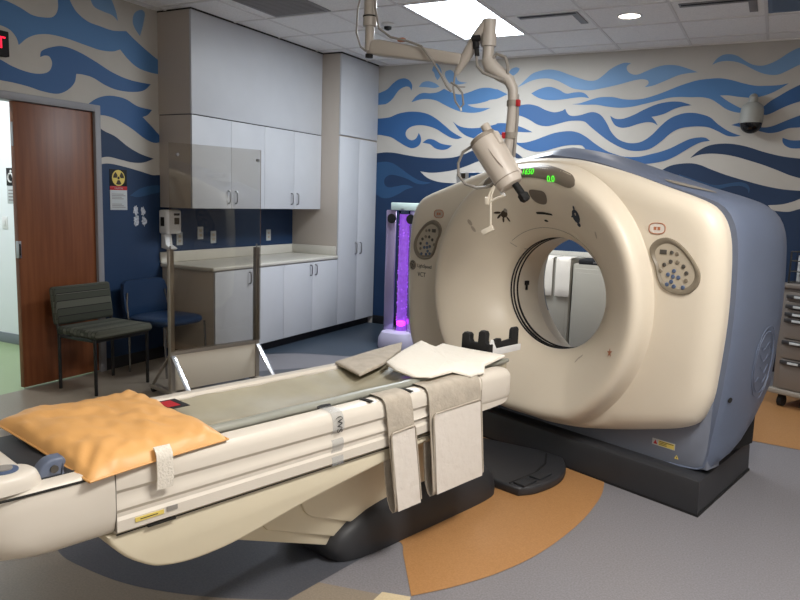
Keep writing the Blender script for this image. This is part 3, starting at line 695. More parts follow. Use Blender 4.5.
# ------------------------------------------------------------------ mobile clear shield
R16 = -math.radians(16)
t = thing('mobile_radiation_shield', 'freestanding clear acrylic barrier with a taupe lower panel behind the patient table', 'shield', (-3.72, 4.155, 0), R16)
L = 0.37
for s in (-1, 1):
    b = BM(); box(b, (-0.02, s*L - 0.018, 0.0), (0.02, s*L + 0.018, 1.10), 0.003)
    p_ = obj('post', b, M['bronze'], t)
    b = BM(); tube(b, [(0, s*L, 1.10), (0, s*L, 1.125)], 0.006, 8); obj('screw', b, M['steel'], p_)
    b = BM(); box(b, (-0.30, s*L - 0.022, 0.03), (0.32, s*L + 0.022, 0.06), 0.004)
    f_ = obj('foot', b, M['bronze'], t)
    for x_ in (-0.27, 0.29):
        b = BM(); tube(b, [(x_, s*L - 0.014, 0.027), (x_, s*L + 0.014, 0.027)], 0.026, 14); obj('caster', b, M['black'], f_)
    b = BM()
    box(b, (0.0, -0.018, -0.004), (0.42, 0.018, 0.004), 0.001, T=Matrix.Translation((0.022, s*L, 0.325)) @ Matrix.Rotation(math.radians(46), 4, 'Y'))
    obj('brace', b, M['bright_alu'], t)
    b = BM()
    box(b, (-0.40, -0.012, -0.004), (0.0, 0.012, 0.004), 0.001, T=Matrix.Translation((-0.022, s*L, 0.325)) @ Matrix.Rotation(math.radians(-46), 4, 'Y'))
    obj('brace', b, M['bronze'], t)
b = BM(); box(b, (-0.012, -L + 0.018, 0.06), (0.012, L - 0.018, 0.33), 0.002); obj('lower_panel', b, M['lead_panel'], t)
b = BM(); box(b, (-0.018, -L + 0.018, 0.33), (0.018, L - 0.018, 0.36), 0.003); obj('crossbar', b, M['bronze'], t)
b = BM(); box(b, (0.021, -L - 0.015, 0.36), (0.027, L + 0.02, 1.85)); obj('clear_pane', b, M['glass'], t)
for s in (-1, 1):
    b = BM()
    tube(b, [(0.02, s*(L - 0.03) + 0.02, 1.77), (0.032, s*(L - 0.03) + 0.02, 1.77)], 0.012, 12)
    obj('pane_fixing', b, M['steel'], t)
# ------------------------------------------------------------------ CT scanner
GA = math.radians(23)
gw = V((math.cos(GA), -math.sin(GA), 0)); gn = V((math.sin(GA), math.cos(GA), 0))
G0 = V((-0.218, 3.682, 0)) - gw * 1.115
gantry = thing('ct_scanner', 'big cream and blue-grey ring scanner with a round bore', 'scanner', G0, -GA)
BZ, BR, EX = 0.966, 0.341, 0.128

half = '0,1.772c 0.15,1.765 0.3,1.742 0.55,1.682 0.78,1.612 0.98,1.55 1.07,1.505 1.13,1.42 1.158,1.28 1.168,1.0 1.15,0.70 1.128,0.55 1.06,0.43 0.82,0.345 0.47,0.26 0.2,0.225 0,0.222c'
hp = curve(half, False, 8)
outline = [(a * 0.962, z) for a, z in hp] + [(-a * 1.03, z) for a, z in hp[-2:0:-1]]
def resample(poly, n):
    P = [V((a, z)) for a, z in poly]
    d = [0.0]
    for i in range(len(P)):
        d.append(d[-1] + (P[(i+1) % len(P)] - P[i]).length)
    out = []
    j = 0
    for k in range(n):
        s = d[-1] * k / n
        while d[j+1] < s:
            j += 1
        f = (s - d[j]) / (d[j+1] - d[j])
        q = P[j].lerp(P[(j+1) % len(P)], f)
        out.append((q.x, q.y))
    return out
OUT = resample(outline, 220)

PROF = [(0.341, 0.225), (0.344, 0.195), (0.354, 0.16), (0.385, 0.118), (0.42, 0.073), (0.47, 0.025), (0.53, -0.018), (0.59, -0.054),
        (0.64, -0.082), (0.68, -0.100), (0.71, -0.108), (0.735, -0.106), (0.755, -0.092), (0.77, -0.066), (0.78, -0.036), (0.787, -0.010), (0.795, 0.0)]
def prof(r):
    if r <= PROF[0][0]:
        return PROF[0][1]
    for (a, va), (c, vc) in zip(PROF, PROF[1:]):
        if r <= c:
            return va + (vc - va) * (r - a) / (c - a)
    return 0.0
OUTR = sorted((math.atan2(z - BZ, a), math.hypot(a, z - BZ)) for a, z in OUT)
def R_at(th):
    th = (th + PI) % (2*PI) - PI
    for (t0, r0), (t1, r1) in zip(OUTR, OUTR[1:]):
        if t0 <= th <= t1:
            return r0 + (r1 - r0) * (th - t0) / max(1e-9, t1 - t0)
    return OUTR[0][1]
def widen(r, rb):
    q = max(0.0, min(1.0, 1 - (r - BR) / (rb - BR)))
    return q
def face_v(x, z):
    """depth of the moulded front cover at (x, z)"""
    x1 = x
    for _ in range(5):
        r = math.hypot(x1, z - BZ)
        R = R_at(math.atan2(z - BZ, x1))
        rb = min(0.795, 0.965 * R)
        x1 = x / (1 + EX * widen(r, rb))
    if r < rb:
        return prof(BR + (r - BR) * (0.795 - BR) / (rb - BR))
    e = min(0.12, max(R - rb, 0.03))
    s = max(0.0, min(1.0, 1 - (R - r) / e))
    return 0.085 * (1 - math.sqrt(max(0.0, 1 - s*s)))

b = BM()
rings = []
def stations(R):
    rb = min(0.795, 0.965 * R)
    st = [BR + (r - BR) * (rb - BR) / (0.795 - BR) for r, _ in PROF]
    e = min(0.12, max(R - rb, 0.03))
    if R - e > rb + 0.001:
        st += [rb + (R - e - rb) * k / 4 for k in range(1, 5)]
    else:
        st += [rb + (R - rb) * k / 40 for k in range(1, 5)]
    last = st[-1]
    st += [last + (R - last) * q for q in (0.3, 0.5, 0.68, 0.82, 0.92, 0.98, 1.0)]
    return st
ST = []
for a, z in OUT:
    R = math.hypot(a, z - BZ); th = math.atan2(z - BZ, a)
    ST.append([(r * math.cos(th) * (1 + EX * widen(r, min(0.795, 0.965 * R))), BZ + r * math.sin(th)) for r in stations(R)])
nst = len(ST[0])
for k in range(nst):
    ring = []
    for col in ST:
        x_, z_ = col[k]
        ring.append((x_, face_v(x_, z_) if k < nst - 1 else 0.085, z_))
    rings.append(ringv(b, ring))
rings.append(ringv(b, [(col[-1][0], 0.16, col[-1][1]) for col in ST]))
loft(b, rings, cap=False)
obj('front_cover', b, M['cream'], gantry, 45)

def sag(v_, th):
    """the bore floor falls away towards the rear"""
    d = 0.24 * max(0.0, min(v_, 0.5) - 0.23) if v_ <= 0.5 else 0.065 * max(0.0, (0.9 - v_) / 0.4)
    return d * ((1 - math.sin(th)) / 2) ** 2
# blue-grey shell behind the face
rh = '0,1.80c 0.3,1.757 0.55,1.69 0.78,1.622 0.98,1.568 1.09,1.522 1.155,1.43 1.18,1.28 1.188,1.0 1.176,0.75 1.158,0.55 1.135,0.38 1.118,0.25 1.09,0.195 0.9,0.175 0.5,0.155 0,0.15c'
rp = curve(rh, False, 8)
ROUT = resample([(a * 0.984, z) for a, z in rp] + [(-a, z) for a, z in rp[-2:0:-1]], 160)
b = BM()
rings = []
for v_, sx, sz, hump, zb in ((0.13, 0.90, 0.93, 0.0, 0.0), (0.105, 0.986, 0.992, 0.0, 0.0), (0.12, 0.992, 0.996, 0.0, 0.0), (0.15, 0.999, 1.002, 0.015, 0.0), (0.2, 1.004, 1.008, 0.025, 0.20), (0.3, 1.006, 1.012, 0.035, 0.235), (0.4, 1.004, 1.010, 0.03, 0.29), (0.5, 0.998, 1.004, 0.02, 0.365),
                             (0.6, 0.984, 0.996, 0.01, 0.45), (0.7, 0.965, 0.978, 0.0, 0.52), (0.78, 0.93, 0.945, 0.0, 0.57), (0.84, 0.88, 0.90, 0.0, 0.60), (0.88, 0.80, 0.83, 0, 0.62)):
    ring = []
    for a, z in ROUT:
        zz = 0.8 + (z - 0.8) * sz + (hump * math.exp(-(a / 0.45) ** 2) if z > 1.2 else 0)
        zb_, zb = zb, (zb - max(0.0, zb - 0.30)*max(0.0, 1 - (a/1.1)**2)) if zb > 0 else zb
        if zb > 0 and zz < zb + 0.12:
            k = 0.12
            zz = zb + k * math.exp((zz - zb - k) / k) * 0.6 if zz < zb + k else zz
        zb = zb_
        ring.append((a * sx, v_, zz))
    rings.append(ringv(b, ring))
for r_, v_ in ((0.58, 0.9), (0.57, 0.895), (0.53, 0.83), (0.47, 0.70), (0.40, 0.585), (0.365, 0.53), (BR, 0.5)):
    ring = []
    for a, z in ROUT:
        th = math.atan2(z - BZ, a)
        ring.append((r_ * math.cos(th) * (1 + EX), v_, BZ + r_ * math.sin(th) - sag(v_, th)))
    rings.append(ringv(b, ring))
fs = loft(b, rings, cap=False)
for f in fs:
    c_ = f.calc_center_median()
    if math.hypot(c_.x, c_.z - BZ) < 0.61:
        f.material_index = 1
obj('rear_cover', b, [M['gantry_blue'], M['cream_in']], gantry, 40)

# bore liner with its dark ring seams
def ring_on(bm, r, v0, v1, mi=0, n=96, inward=True):
    a0 = ringv(bm, [(r*(1 + EX)*math.cos(2*PI*k/n), v0, BZ + r*math.sin(2*PI*k/n)) for k in range(n)])
    a1 = ringv(bm, [(r*(1 + EX)*math.cos(2*PI*k/n), v1, BZ + r*math.sin(2*PI*k/n) - sag(v1, 2*PI*k/n)) for k in range(n)])
    loft(bm, [a0, a1], False, mi)
b = BM(); ring_on(b, BR + 0.001, 0.225, 0.51); obj('bore_liner', b, M['cream_in'], gantry)
for v_, wd in ((0.236, 0.010), (0.262, 0.011), (0.296, 0.011)):
    b = BM()
    n = 96
    lo, hi = BR - 0.003, BR + 0.004
    rings = [ringv(b, [(r*(1 + EX)*math.cos(2*PI*k/n), vv, BZ + r*math.sin(2*PI*k/n)) for k in range(n)]) for r, vv in ((hi, v_), (lo, v_), (lo, v_ + wd), (hi, v_ + wd))]
    loft(b, rings, False)
    obj('bore_ring', b, M['black'], gantry)
b = BM()
box(b, (-BR*(1 + EX) + 0.0, 0.37, BZ + 0.0), (-BR*(1 + EX) + 0.014, 0.405, BZ + 0.03), 0.003)
box(b, (-BR*(1 + EX) + 0.0, 0.382, BZ - 0.032), (-BR*(1 + EX) + 0.012, 0.395, BZ + 0.0), 0.002)
obj('bore_sensor', b, M['black'], gantry)

# skirt, plinth
b = BM()
sk = curve('-1.088,0.56c 1.088,0.56c 1.088,0.205c 0.9,0.185 0.5,0.158 0,0.15 -0.5,0.158 -0.9,0.185 -1.088,0.205c', True, 6)
prism(b, sk, 0.108, 0.24, 'y', 0.006); obj('front_skirt', b, M['gantry_skirt'], gantry)
b = BM()
PL = [(1.115, 0.0), (0.963, 0.868), (-0.985, 0.868), (-1.14, 0.0)]
loft(b, [ringv(b, [(x_, y_, z_) if not i_ else (x_*(1 - i_*0.9/1.1), 0.434 + (y_ - 0.434)*(1 - i_*0.9/0.434), z_) for x_, y_ in PL]) for z_, i_ in ((0.006, 0), (0.15, 0.004), (0.172, 0.012), (0.183, 0.035), (0.185, 0.08))])
obj('plinth', b, M['charcoal'], gantry)
b = BM()
box(b, (-1.0, 0.13, 0.19), (1.0, 0.8, 0.50)); obj('shadow_gap_block', b, M['black'], gantry)  # black block put in as the dark shadow gap between skirt and plinth
b = BM(); prism(b, [(1.121, -0.004), (0.969, 0.874), (-0.991, 0.874), (-1.146, -0.004)], 0.0, 0.012, 'z'); obj('floor_gasket', b, M['black'], gantry)

# moulded details on the face
def face_patch(bm, pts, off=0.002, mi=0):
    flat(bm, [(x_, face_v(x_, z_) - off, z_) for x_, z_ in pts], mi, (0, -1, 0))

# curved smoked display band with lit digits
b = BM()
th0, th1, n = math.radians(62.5), math.radians(118), 40
def band(off, r0, r1, t0, t1, mi):
    rows = []
    for k in range(n + 1):
        u = k / n
        th = t0 + (t1 - t0) * u
        e = min(u, 1 - u) * 9
        sh = math.sqrt(max(0.02, 1 - (1 - min(1, e)) ** 2))
        rm, rh_ = (r0 + r1) / 2, (r1 - r0) / 2 * sh
        row = []
        for j in range(7):
            r = rm - rh_ + 2 * rh_ * j / 6
            x_, z_ = r*math.cos(th), BZ + r*math.sin(th)
            row.append(b.verts.new((x_, face_v(x_, z_) - off, z_)))
        rows.append(row)
    fs = []
    for r0_, r1_ in zip(rows, rows[1:]):
        for j in range(6):
            fs.append(b.faces.new((r0_[j], r0_[j+1], r1_[j+1], r1_[j])))
    bmesh.ops.recalc_face_normals(b, faces=fs)
    for f in fs:
        f.material_index = mi
        if f.normal.y > 0:
            f.normal_flip()
band(0.003, 0.685, 0.762, th0, th1, 0)
disp = obj('display_band', b, M['display'], gantry)
for body, x_, z_, s in (('1650', 0.012, 1.682, 0.05), ('0.0', 0.178, 1.641, 0.05)):
    b = BM()
    sl = (face_v(x_, z_ + 0.02) - face_v(x_, z_ - 0.02)) / 0.04
    text(b, body, s, basis((x_, face_v(x_, z_) - 0.012, z_), (1, 0, 0), (0, sl, 1)) @ Matrix.Diagonal((0.88, 1, 1, 1)), 0.001)
    obj('digits', b, M['green_led'], disp)
b = BM()
pts = curve('-0.005,1.58 0.055,1.58 0.10,1.57 0.108,1.54 0.09,1.507 0.05,1.502 0.008,1.518 -0.012,1.55')
face_patch(b, pts, 0.003); obj('laser_window', b, M['display'], gantry)
b = BM(); face_patch(b, curve('-0.012,1.456 0.04,1.458 0.10,1.45 0.104,1.440 0.04,1.444 -0.012,1.445'), 0.003); face_patch(b, curve('0.02,1.412 0.04,1.413 0.046,1.403 0.022,1.402'), 0.003)
obj('speech_slot', b, M['seam'], gantry)
b = BM()
for r_ in (0.385, 0.42):
    pass
arc = [(0.43*math.cos(math.radians(a)), BZ + 0.40*math.sin(math.radians(a))) for a in range(28, 133, 3)]
tube(b, [(x_, face_v(x_, z_) - 0.0005, z_) for x_, z_ in arc], 0.0016, 5)
arc = [(-0.293, BZ + 0.292), (-0.275, BZ + 0.268), (-0.252, BZ + 0.252)]
tube(b, [(x_, face_v(x_, z_) - 0.0005, z_) for x_, z_ in arc], 0.0016, 5)
obj('access_seam', b, M['grey_plastic'], gantry)

def control_panel(s):
    tear = '-0.135,0.085 -0.10,0.122 -0.045,0.132 0.02,0.105 0.085,0.045 0.125,-0.02 0.12,-0.08 0.075,-0.122 0.01,-0.128 -0.05,-0.11 -0.085,-0.06 -0.105,0.0 -0.13,0.045'
    cx, cz = (0.888 if s > 0 else -0.957), (1.218 if s > 0 else 1.234)
    P = [(cx + s * a, cz + z) for a, z in curve(tear, True, 4)]
    b = BM()
    def rim(k, off):
        return ringv(b, [(cx + (x_ - cx)*k, face_v(x_, z_) - off if k > 0.9 else 0.0 - off, cz + (z_ - cz)*k) for x_, z_ in P])
    fs = loft(b, [rim(1.06, -0.002), rim(1.03, 0.009), rim(0.95, 0.011), rim(0.87, 0.004), rim(0.83, 0.0015)], False)
    for f in fs:
        if f.normal.y > 0.2: f.normal_flip()
    p_ = obj('control_panel', b, M['panel_grey'], gantry, 50, 'grey teardrop control panel rim')
    b = BM()
    flat(b, [(cx + (x_ - cx)*0.86, -0.0015, cz + (z_ - cz)*0.86) for x_, z_ in P], 0, (0, -1, 0))
    obj('keypad_dish', b, M['dish'], p_)
    def btn(a, z, r, m, nm='button'):
        b = BM(); lathe(b, [(r, 0), (r, 0.004), (r*0.8, 0.006)], Matrix.Translation((cx + s*a, -0.001, cz + z)) @ Matrix.Rotation(PI/2, 4, 'X'), 14)
        obj(nm, b, m, p_)
    b = BM(); box(b, (cx + s*-0.068 - 0.019, -0.005, cz + 0.056), (cx + s*-0.068 + 0.019, 0, cz + 0.079), 0.002); obj('button', b, M['btn_dark'], p_)
    btn(-0.022, 0.068, 0.010, M['btn_dark']); btn(0.008, 0.064, 0.010, M['panel_grey'])
    for k in range(7):
        a = math.radians(165 - k*30)
        btn(-0.005 + 0.072*math.cos(a), -0.045 + 0.07*math.sin(a) + 0.0, 0.0105, M['btn_dark'] if k % 3 else M['panel_grey'])
    for a, z in ((-0.002, -0.022), (-0.032, -0.042), (-0.005, -0.05), (0.024, -0.052), (-0.012, -0.076), (-0.034, -0.092), (0.004, -0.098), (0.052, -0.098)):
        btn(a, z, 0.0105, M['btn_blue'])
    # oval lamp above the keypad
    ox, oz = (0.775 if s > 0 else -0.847), (1.40 if s > 0 else 1.417)
    b = BM()
    oval = [(ox + 0.045*math.copysign(abs(math.cos(q))**0.7, math.cos(q)), oz + 0.027*math.copysign(abs(math.sin(q))**0.8, math.sin(q))) for q in (2*PI*k/28 for k in range(28))]
    tube(b, [(x_, face_v(x_, z_) - 0.002, z_) for x_, z_ in oval + oval[:1]], 0.0025, 6, cap=False)
    lm = obj('lamp_outline', b, M['sticker_orange'], gantry)
    b = BM(); face_patch(b, [(ox + (x_-ox)*0.9, oz + (z_-oz)*0.9) for x_, z_ in oval], 0.0015); obj('lamp_lens', b, M['faint'] if s < 0 else M['cloth_panel'], lm)
    b = BM()
    box(b, (ox - 0.018, face_v(ox, oz) - 0.003, oz - 0.008), (ox - 0.003, face_v(ox, oz) - 0.001, oz + 0.008))
    box(b, (ox + 0.003, face_v(ox, oz) - 0.003, oz - 0.008), (ox + 0.018, face_v(ox, oz) - 0.001, oz + 0.008))
    obj('lamp_symbol', b, M['sticker_orange'], lm)
control_panel(1); control_panel(-1)

# maker's round mark and lettering on the left of the face
b = BM()
cx, cz = -1.10, 1.05
Tm = basis((cx, face_v(cx, cz) - 0.0015, cz), (1, 0, 0), (0, 0, 1))
lathe(b, [(0.034, 0), (0.034, 0.0012)], Tm, 28, 0)
for r_ in (0.029,):
    tube(b, [Tm @ V((r_*math.cos(2*PI*k/28), r_*math.sin(2*PI*k/28), 0.0015)) for k in range(29)], 0.0016, 5, 1, False)
for q in (0, 1, 2, 3):
    a = q * PI/2 + 0.4
    tube(b, [Tm @ V(((0.008 + 0.013*k/6)*math.cos(a + k*0.33), (0.008 + 0.013*k/6)*math.sin(a + k*0.33), 0.0015)) for k in range(7)], 0.0016, 5, 1)
obj('round_monogram', b, [M['btn_dark'], M['dish']], gantry)
b = BM()
text(b, 'LightSpeed', 0.034, basis((-0.975, -0.0015, 1.05), (1, 0, 0), (0, 0, 1)), 0.0004)
obj('model_lettering', b, M['ink'], gantry)
b = BM()
text(b, 'VCT', 0.044, basis((-1.0, -0.0015, 0.99), (1, 0, 0), (0, 0, 1)), 0.0004)
obj('model_lettering', b, M['ink'], gantry)

# small stickers scattered round the ring
def sticker(cx, cz, parts, name='sticker'):
    b = BM()
    ms = []
    for pts, m in parts:
        if m not in ms:
            ms.append(m)
        face_patch(b, [(cx + a, cz + z) for a, z in pts], 0.002 + 0.0006*len(ms), ms.index(m))
    obj(name, b, ms, gantry)
def blob(cx, cz, rx, rz, rot=0, n=14):
    return [(cx + rx*math.cos(2*PI*k/n)*math.cos(rot) - rz*math.sin(2*PI*k/n)*math.sin(rot), cz + rx*math.cos(2*PI*k/n)*math.sin(rot) + rz*math.sin(2*PI*k/n)*math.cos(rot)) for k in range(n)]
sticker(-0.257, 1.425, [(blob(0.012, 0.012, 0.028, 0.018, 0.7), M['sticker_brown']), (blob(0.03, 0.034, 0.012, 0.012), M['grey_plastic']),
                        (blob(-0.03, 0.018, 0.024, 0.007, 0.1), M['sticker_brown']), (blob(-0.026, -0.004, 0.022, 0.006, 0.7), M['sticker_brown']),
                        (blob(-0.006, -0.022, 0.020, 0.006, 1.2), M['sticker_brown']), (blob(0.026, -0.018, 0.018, 0.006, 1.9), M['sticker_brown'])], 'sea_creature_sticker')
sticker(0.30, 1.442, [(blob(0, 0.0, 0.030, 0.038, 0.15), M['sticker_blue']), (blob(0.006, -0.046, 0.015, 0.012), M['sticker_blue']), (blob(-0.03, 0.0, 0.012, 0.005, 0.5), M['sticker_blue']),
                       (blob(0.0, 0.012, 0.006, 0.008), M['faint']), (blob(0.0, 0.046, 0.007, 0.012), M['sticker_blue'])], 'fish_sticker')
star = [((0.026 if k % 2 == 0 else 0.010)*math.cos(PI/2 + k*PI/5 + 0.2), (0.026 if k % 2 == 0 else 0.010)*math.sin(PI/2 + k*PI/5 + 0.2)) for k in range(10)]
sticker(0.598, 0.738, [(star, M['sticker_orange'])], 'starfish_sticker')
sticker(0.306, 0.63, [(blob(0, 0, 0.022, 0.006, 1.0), M['faint']), (blob(0.02, 0.02, 0.02, 0.005, 0.8), M['faint'])], 'faded_sticker')
sticker(0.443, 1.348, [(blob(0, 0, 0.007, 0.02, 0.1), M['faint'])], 'faded_sticker')
sticker(-0.481, 1.345, [(blob(0, 0.03, 0.012, 0.02, 0.3), M['faint']), (blob(0.012, -0.01, 0.01, 0.02, 0.4), M['faint'])], 'faded_sticker')

# warning labels on the skirt
b = BM()
box(b, (0.782, 0.1055, 0.258), (0.912, 0.1078, 0.292), mi=0, T=Matrix.Translation((0, 0, 0)))
box(b, (0.818, 0.1050, 0.261), (0.909, 0.1056, 0.289), mi=1)
flat(b, [(0.789, 0.1048, 0.264), (0.813, 0.1048, 0.264), (0.801, 0.1048, 0.287)], 2, (0, -1, 0))
for k in range(3):
    box(b, (0.823, 0.1044, 0.266 + k*0.008), (0.866 + (k == 2)*0.038, 0.1051, 0.269 + k*0.008), mi=3)
obj('warning_label', b, [M['paper'], M['yellow'], M['red'], M['ink']], gantry)
b = BM()
flat(b, [(0.913, 0.1062, 0.217), (0.937, 0.1062, 0.217), (0.925, 0.1062, 0.239)], 0, (0, -1, 0))
flat(b, [(0.922, 0.1058, 0.221), (0.928, 0.1058, 0.221), (0.925, 0.1058, 0.233)], 1, (0, -1, 0))
obj('warning_triangle', b, [M['yellow'], M['ink']], gantry)

# shallow grey recess on the right shoulder, raised oval on the right flank, lock hole
def shell_z(a, v_):
    """height of the blue shell near depth 0.3"""
    up = sorted((x_, z_) for x_, z_ in ROUT if z_ > 1.3)
    zi = up[0][1]
    for (xa, za), (xb, zb_) in zip(up, up[1:]):
        if xa <= a / 1.004 <= xb:
            zi = za + (zb_ - za) * (a / 1.004 - xa) / max(1e-6, xb - xa)
            break
    s = 1.002 + 0.006*(v_ - 0.15)/0.05 if v_ < 0.2 else 1.008 + 0.004*(v_ - 0.2)/0.1
    return 0.8 + (zi - 0.8) * s
b = BM()
vs = []
for k in range(32):
    q = 2*PI*k/32
    a = 0.82 + 0.12*math.cos(q) + 0.01*math.sin(q); v_ = 0.205 + 0.035*math.cos(q) + 0.045*math.sin(q)
    vs.append((a, v_, shell_z(a, v_) + 0.004))
flat(b, vs, 0, (0, 0, 1))
obj('top_recess', b, M['grey_plastic'], gantry)
b = BM()
def flank(v_, z_):
    best = min((abs(zz - z_), a) for a, zz in ROUT if a > 0.9)
    k = 1.006 if v_ < 0.45 else 1.004 - (v_ - 0.5) * 0.13
    return best[1] * k + 0.002
for rr in (1.0, 0.86):
    tube(b, [(flank(0.46 + 0.12*rr*math.cos(q), 0.735 + 0.19*rr*math.sin(q)), 0.46 + 0.12*rr*math.cos(q), 0.735 + 0.19*rr*math.sin(q)) for q in (2*PI*k/36 for k in range(37))], 0.0022, 6, cap=False)
for j in range(4):
    z_ = 0.64 + j*0.06
    tube(b, [(flank(0.40 + 0.02*i, z_ + 0.02*math.sin(i*1.3 + j)), 0.40 + 0.02*i, z_ + 0.02*math.sin(i*1.3 + j)) for i in range(7)], 0.0018, 5)
obj('embossed_emblem', b, M['gantry_blue'], gantry)
b = BM(); lathe(b, [(0.014, 0), (0.014, 0.004)], along((1.146, 0.16, 0.575), (1.2, 0.15, 0.565)), 14); obj('lock_hole', b, M['seam'], gantry)

# box lying on the shell
t = thing('supply_box', 'white box with a blue label lying on top of the scanner', 'box', G0 + gw*-0.81 + gn*0.33 + V((0, 0, 1.612)), -GA)
b = BM(); box(b, (-0.165, -0.06, 0.012), (0.165, 0.06, 0.095), 0.004); obj('carton', b, M['white'], t)
b = BM(); box(b, (-0.04, -0.0625, 0.048), (0.165, -0.0595, 0.09), mi=0); box(b, (-0.02, -0.0635, 0.058), (0.05, -0.062, 0.07), mi=1); obj('label_band', b, [M['blue_label'], M['white']], t)
b = BM(); box(b, (-0.115, -0.063, 0.052), (-0.075, -0.0595, 0.088), 0.001); obj('dark_label', b, M['sticker_brown'], t)
# ------------------------------------------------------------------ patient table (built along its own axis: a = length, w = width)
TA = math.radians(16)
tA = V((math.sin(TA), math.cos(TA), 0)); tW = V((math.cos(TA), -math.sin(TA), 0))
A0, W0 = 2.4, -2.21
def TP(a, w, z=0.0):
    return tA * a + tW * w + V((0, 0, z))
def tl(a, w, z):
    """table coordinates -> local coordinates of things standing on the table frame"""
    return V((w - W0, a - A0, z))
table = thing('patient_table', 'long cream scanner couch with an olive cushion in front of the ring', 'patient table', TP(A0, W0), -TA)

near = [(-1.998, 0.665), (-1.992, 0.712), (-1.984, 0.722), (-1.945, 0.722), (-1.928, 0.717), (-1.916, 0.704), (-1.911, 0.685), (-1.910, 0.656), (-1.919, 0.643), (-1.919, 0.626), (-1.912, 0.612),
        (-1.911, 0.596), (-1.918, 0.584), (-1.918, 0.572), (-1.912, 0.562), (-1.912, 0.528), (-1.93, 0.521), (-1.998, 0.520)]
far = [(2*W0 - w + 0.003, z + (0.014 if z > 0.66 else 0)) for w, z in near]
def rail(prof, name):
    w1 = sum(p[0] for p in prof) / len(prof)
    b = BM()
    rings = []
    for a, kz, kw in ((0.876, 1, 1), (2.0, 1, 1), (2.70, 1, 1), (2.76, 0.97, 0.98), (2.79, 0.90, 0.93), (2.805, 0.78, 0.82)):
        up = max(0.0, min(1.0, (a - 1.95) / 0.6)) * 0.028
        rings.append(ringv(b, [tl(a, w1 + (w - w1)*kw, (0.63 + (z - 0.63)*kz) + (up if z < 0.6 else 0)) for w, z in prof]))
    loft(b, rings)
    return obj(name, b, M['table_cream'], table, 30)
near_rail = rail(near, 'side_rail')
far_rail = rail(far, 'side_rail')
# smooth end cap nearest the scanner
b = BM()
capp = [(-2.0, 0.66), (-1.99, 0.714), (-1.98, 0.725), (-1.945, 0.725), (-1.925, 0.718), (-1.911, 0.703), (-1.907, 0.685), (-1.907, 0.60), (-1.915, 0.572), (-1.935, 0.556), (-2.0, 0.552)]
rings = []
for a, k in ((2.585, 1), (2.74, 1.0), (2.785, 0.985), (2.808, 0.94), (2.818, 0.85), (2.82, 0.6)):
    rings.append(ringv(b, [tl(a, -1.96 + (w + 1.96)*k, 0.64 + (z - 0.64)*k) for w, z in capp]))
loft(b, rings)
obj('end_cap', b, M['table_cream'], near_rail, 40)
# centre deck and end bulkhead
b = BM(); box(b, tl(0.88, -2.42, 0.53), tl(2.79, -2.0, 0.665), 0.004)
for v in b.verts: pass
obj('deck', b, M['hull'], table)
# lower fairing (boat-shaped)
b = BM()
hull = curve('0.852,0.518c 0.862,0.49 0.90,0.445 0.95,0.405 1.01,0.372 1.12,0.352 1.27,0.356 1.42,0.380 1.57,0.407 1.77,0.434 1.97,0.458 2.3,0.495c 2.3,0.518c', True, 5)
prism(b, [(w_, z_) for w_, z_ in hull], -1.925 - W0, -2.495 - W0, 'x', 0.010, 3)
for v in b.verts: v.co.y -= A0
obj('lower_fairing', b, M['hull'], table, 40)
b = BM(); box(b, tl(0.876, -1.92, 0.5185), tl(2.5, -1.9155, 0.5205)); box(b, tl(0.97, -1.92, 0.5155), tl(1.06, -1.911, 0.522)); obj('shadow_seam', b, M['seam'], table)
# telescoping pedestal covers
for nm, pts, wn, wf in (('pedestal_cover', '1.62,0.47c 1.70,0.31c 1.72,0.27 1.76,0.238 1.85,0.20c 2.03,0.126c 2.75,0.126c 2.75,0.53c 1.62,0.53c', -2.095, -2.40),
                        ('pedestal_cover', '1.42,0.40c 1.55,0.245c 1.92,0.095c 2.6,0.09c 2.6,0.40c', -2.11, -2.385),
                        ('pedestal_cover', '1.365,0.36c 1.395,0.255c 1.895,0.060c 2.5,0.05c 2.5,0.33c', -2.125, -2.37)):
    b = BM()
    prism(b, curve(pts, True, 4), wn - W0, wf - W0, 'x', 0.008, 2)
    for v in b.verts: v.co.y -= A0
    obj(nm, b, M['hull'], table, 40)
# dark foot
b = BM()
rings = []
for z_, a_lo, a_hi, ins in ((0.003, 1.875, 3.0, 0.004), (0.04, 1.85, 2.998, 0.0), (0.08, 1.85, 2.988, 0.002), (0.12, 1.88, 2.965, 0.007), (0.155, 1.94, 2.93, 0.015), (0.185, 2.02, 2.88, 0.030),
                          (0.208, 2.12, 2.82, 0.052), (0.222, 2.24, 2.73, 0.082), (0.228, 2.40, 2.62, 0.12)):
    ac, ah, wc, wh = (a_lo + a_hi)/2, (a_hi - a_lo)/2, -2.25, 0.21 - ins
    ring = []
    for k in range(48):
        q_ = 2*PI*k/48
        c_, s_ = math.cos(q_), math.sin(q_)
        ring.append(tl(ac + ah*math.copysign(abs(c_)**0.32, c_), wc + wh*math.copysign(abs(s_)**0.32, s_), z_))
    rings.append(ringv(b, ring))
loft(b, rings)
obj('foot_cover', b, M['charcoal'], table, 50)

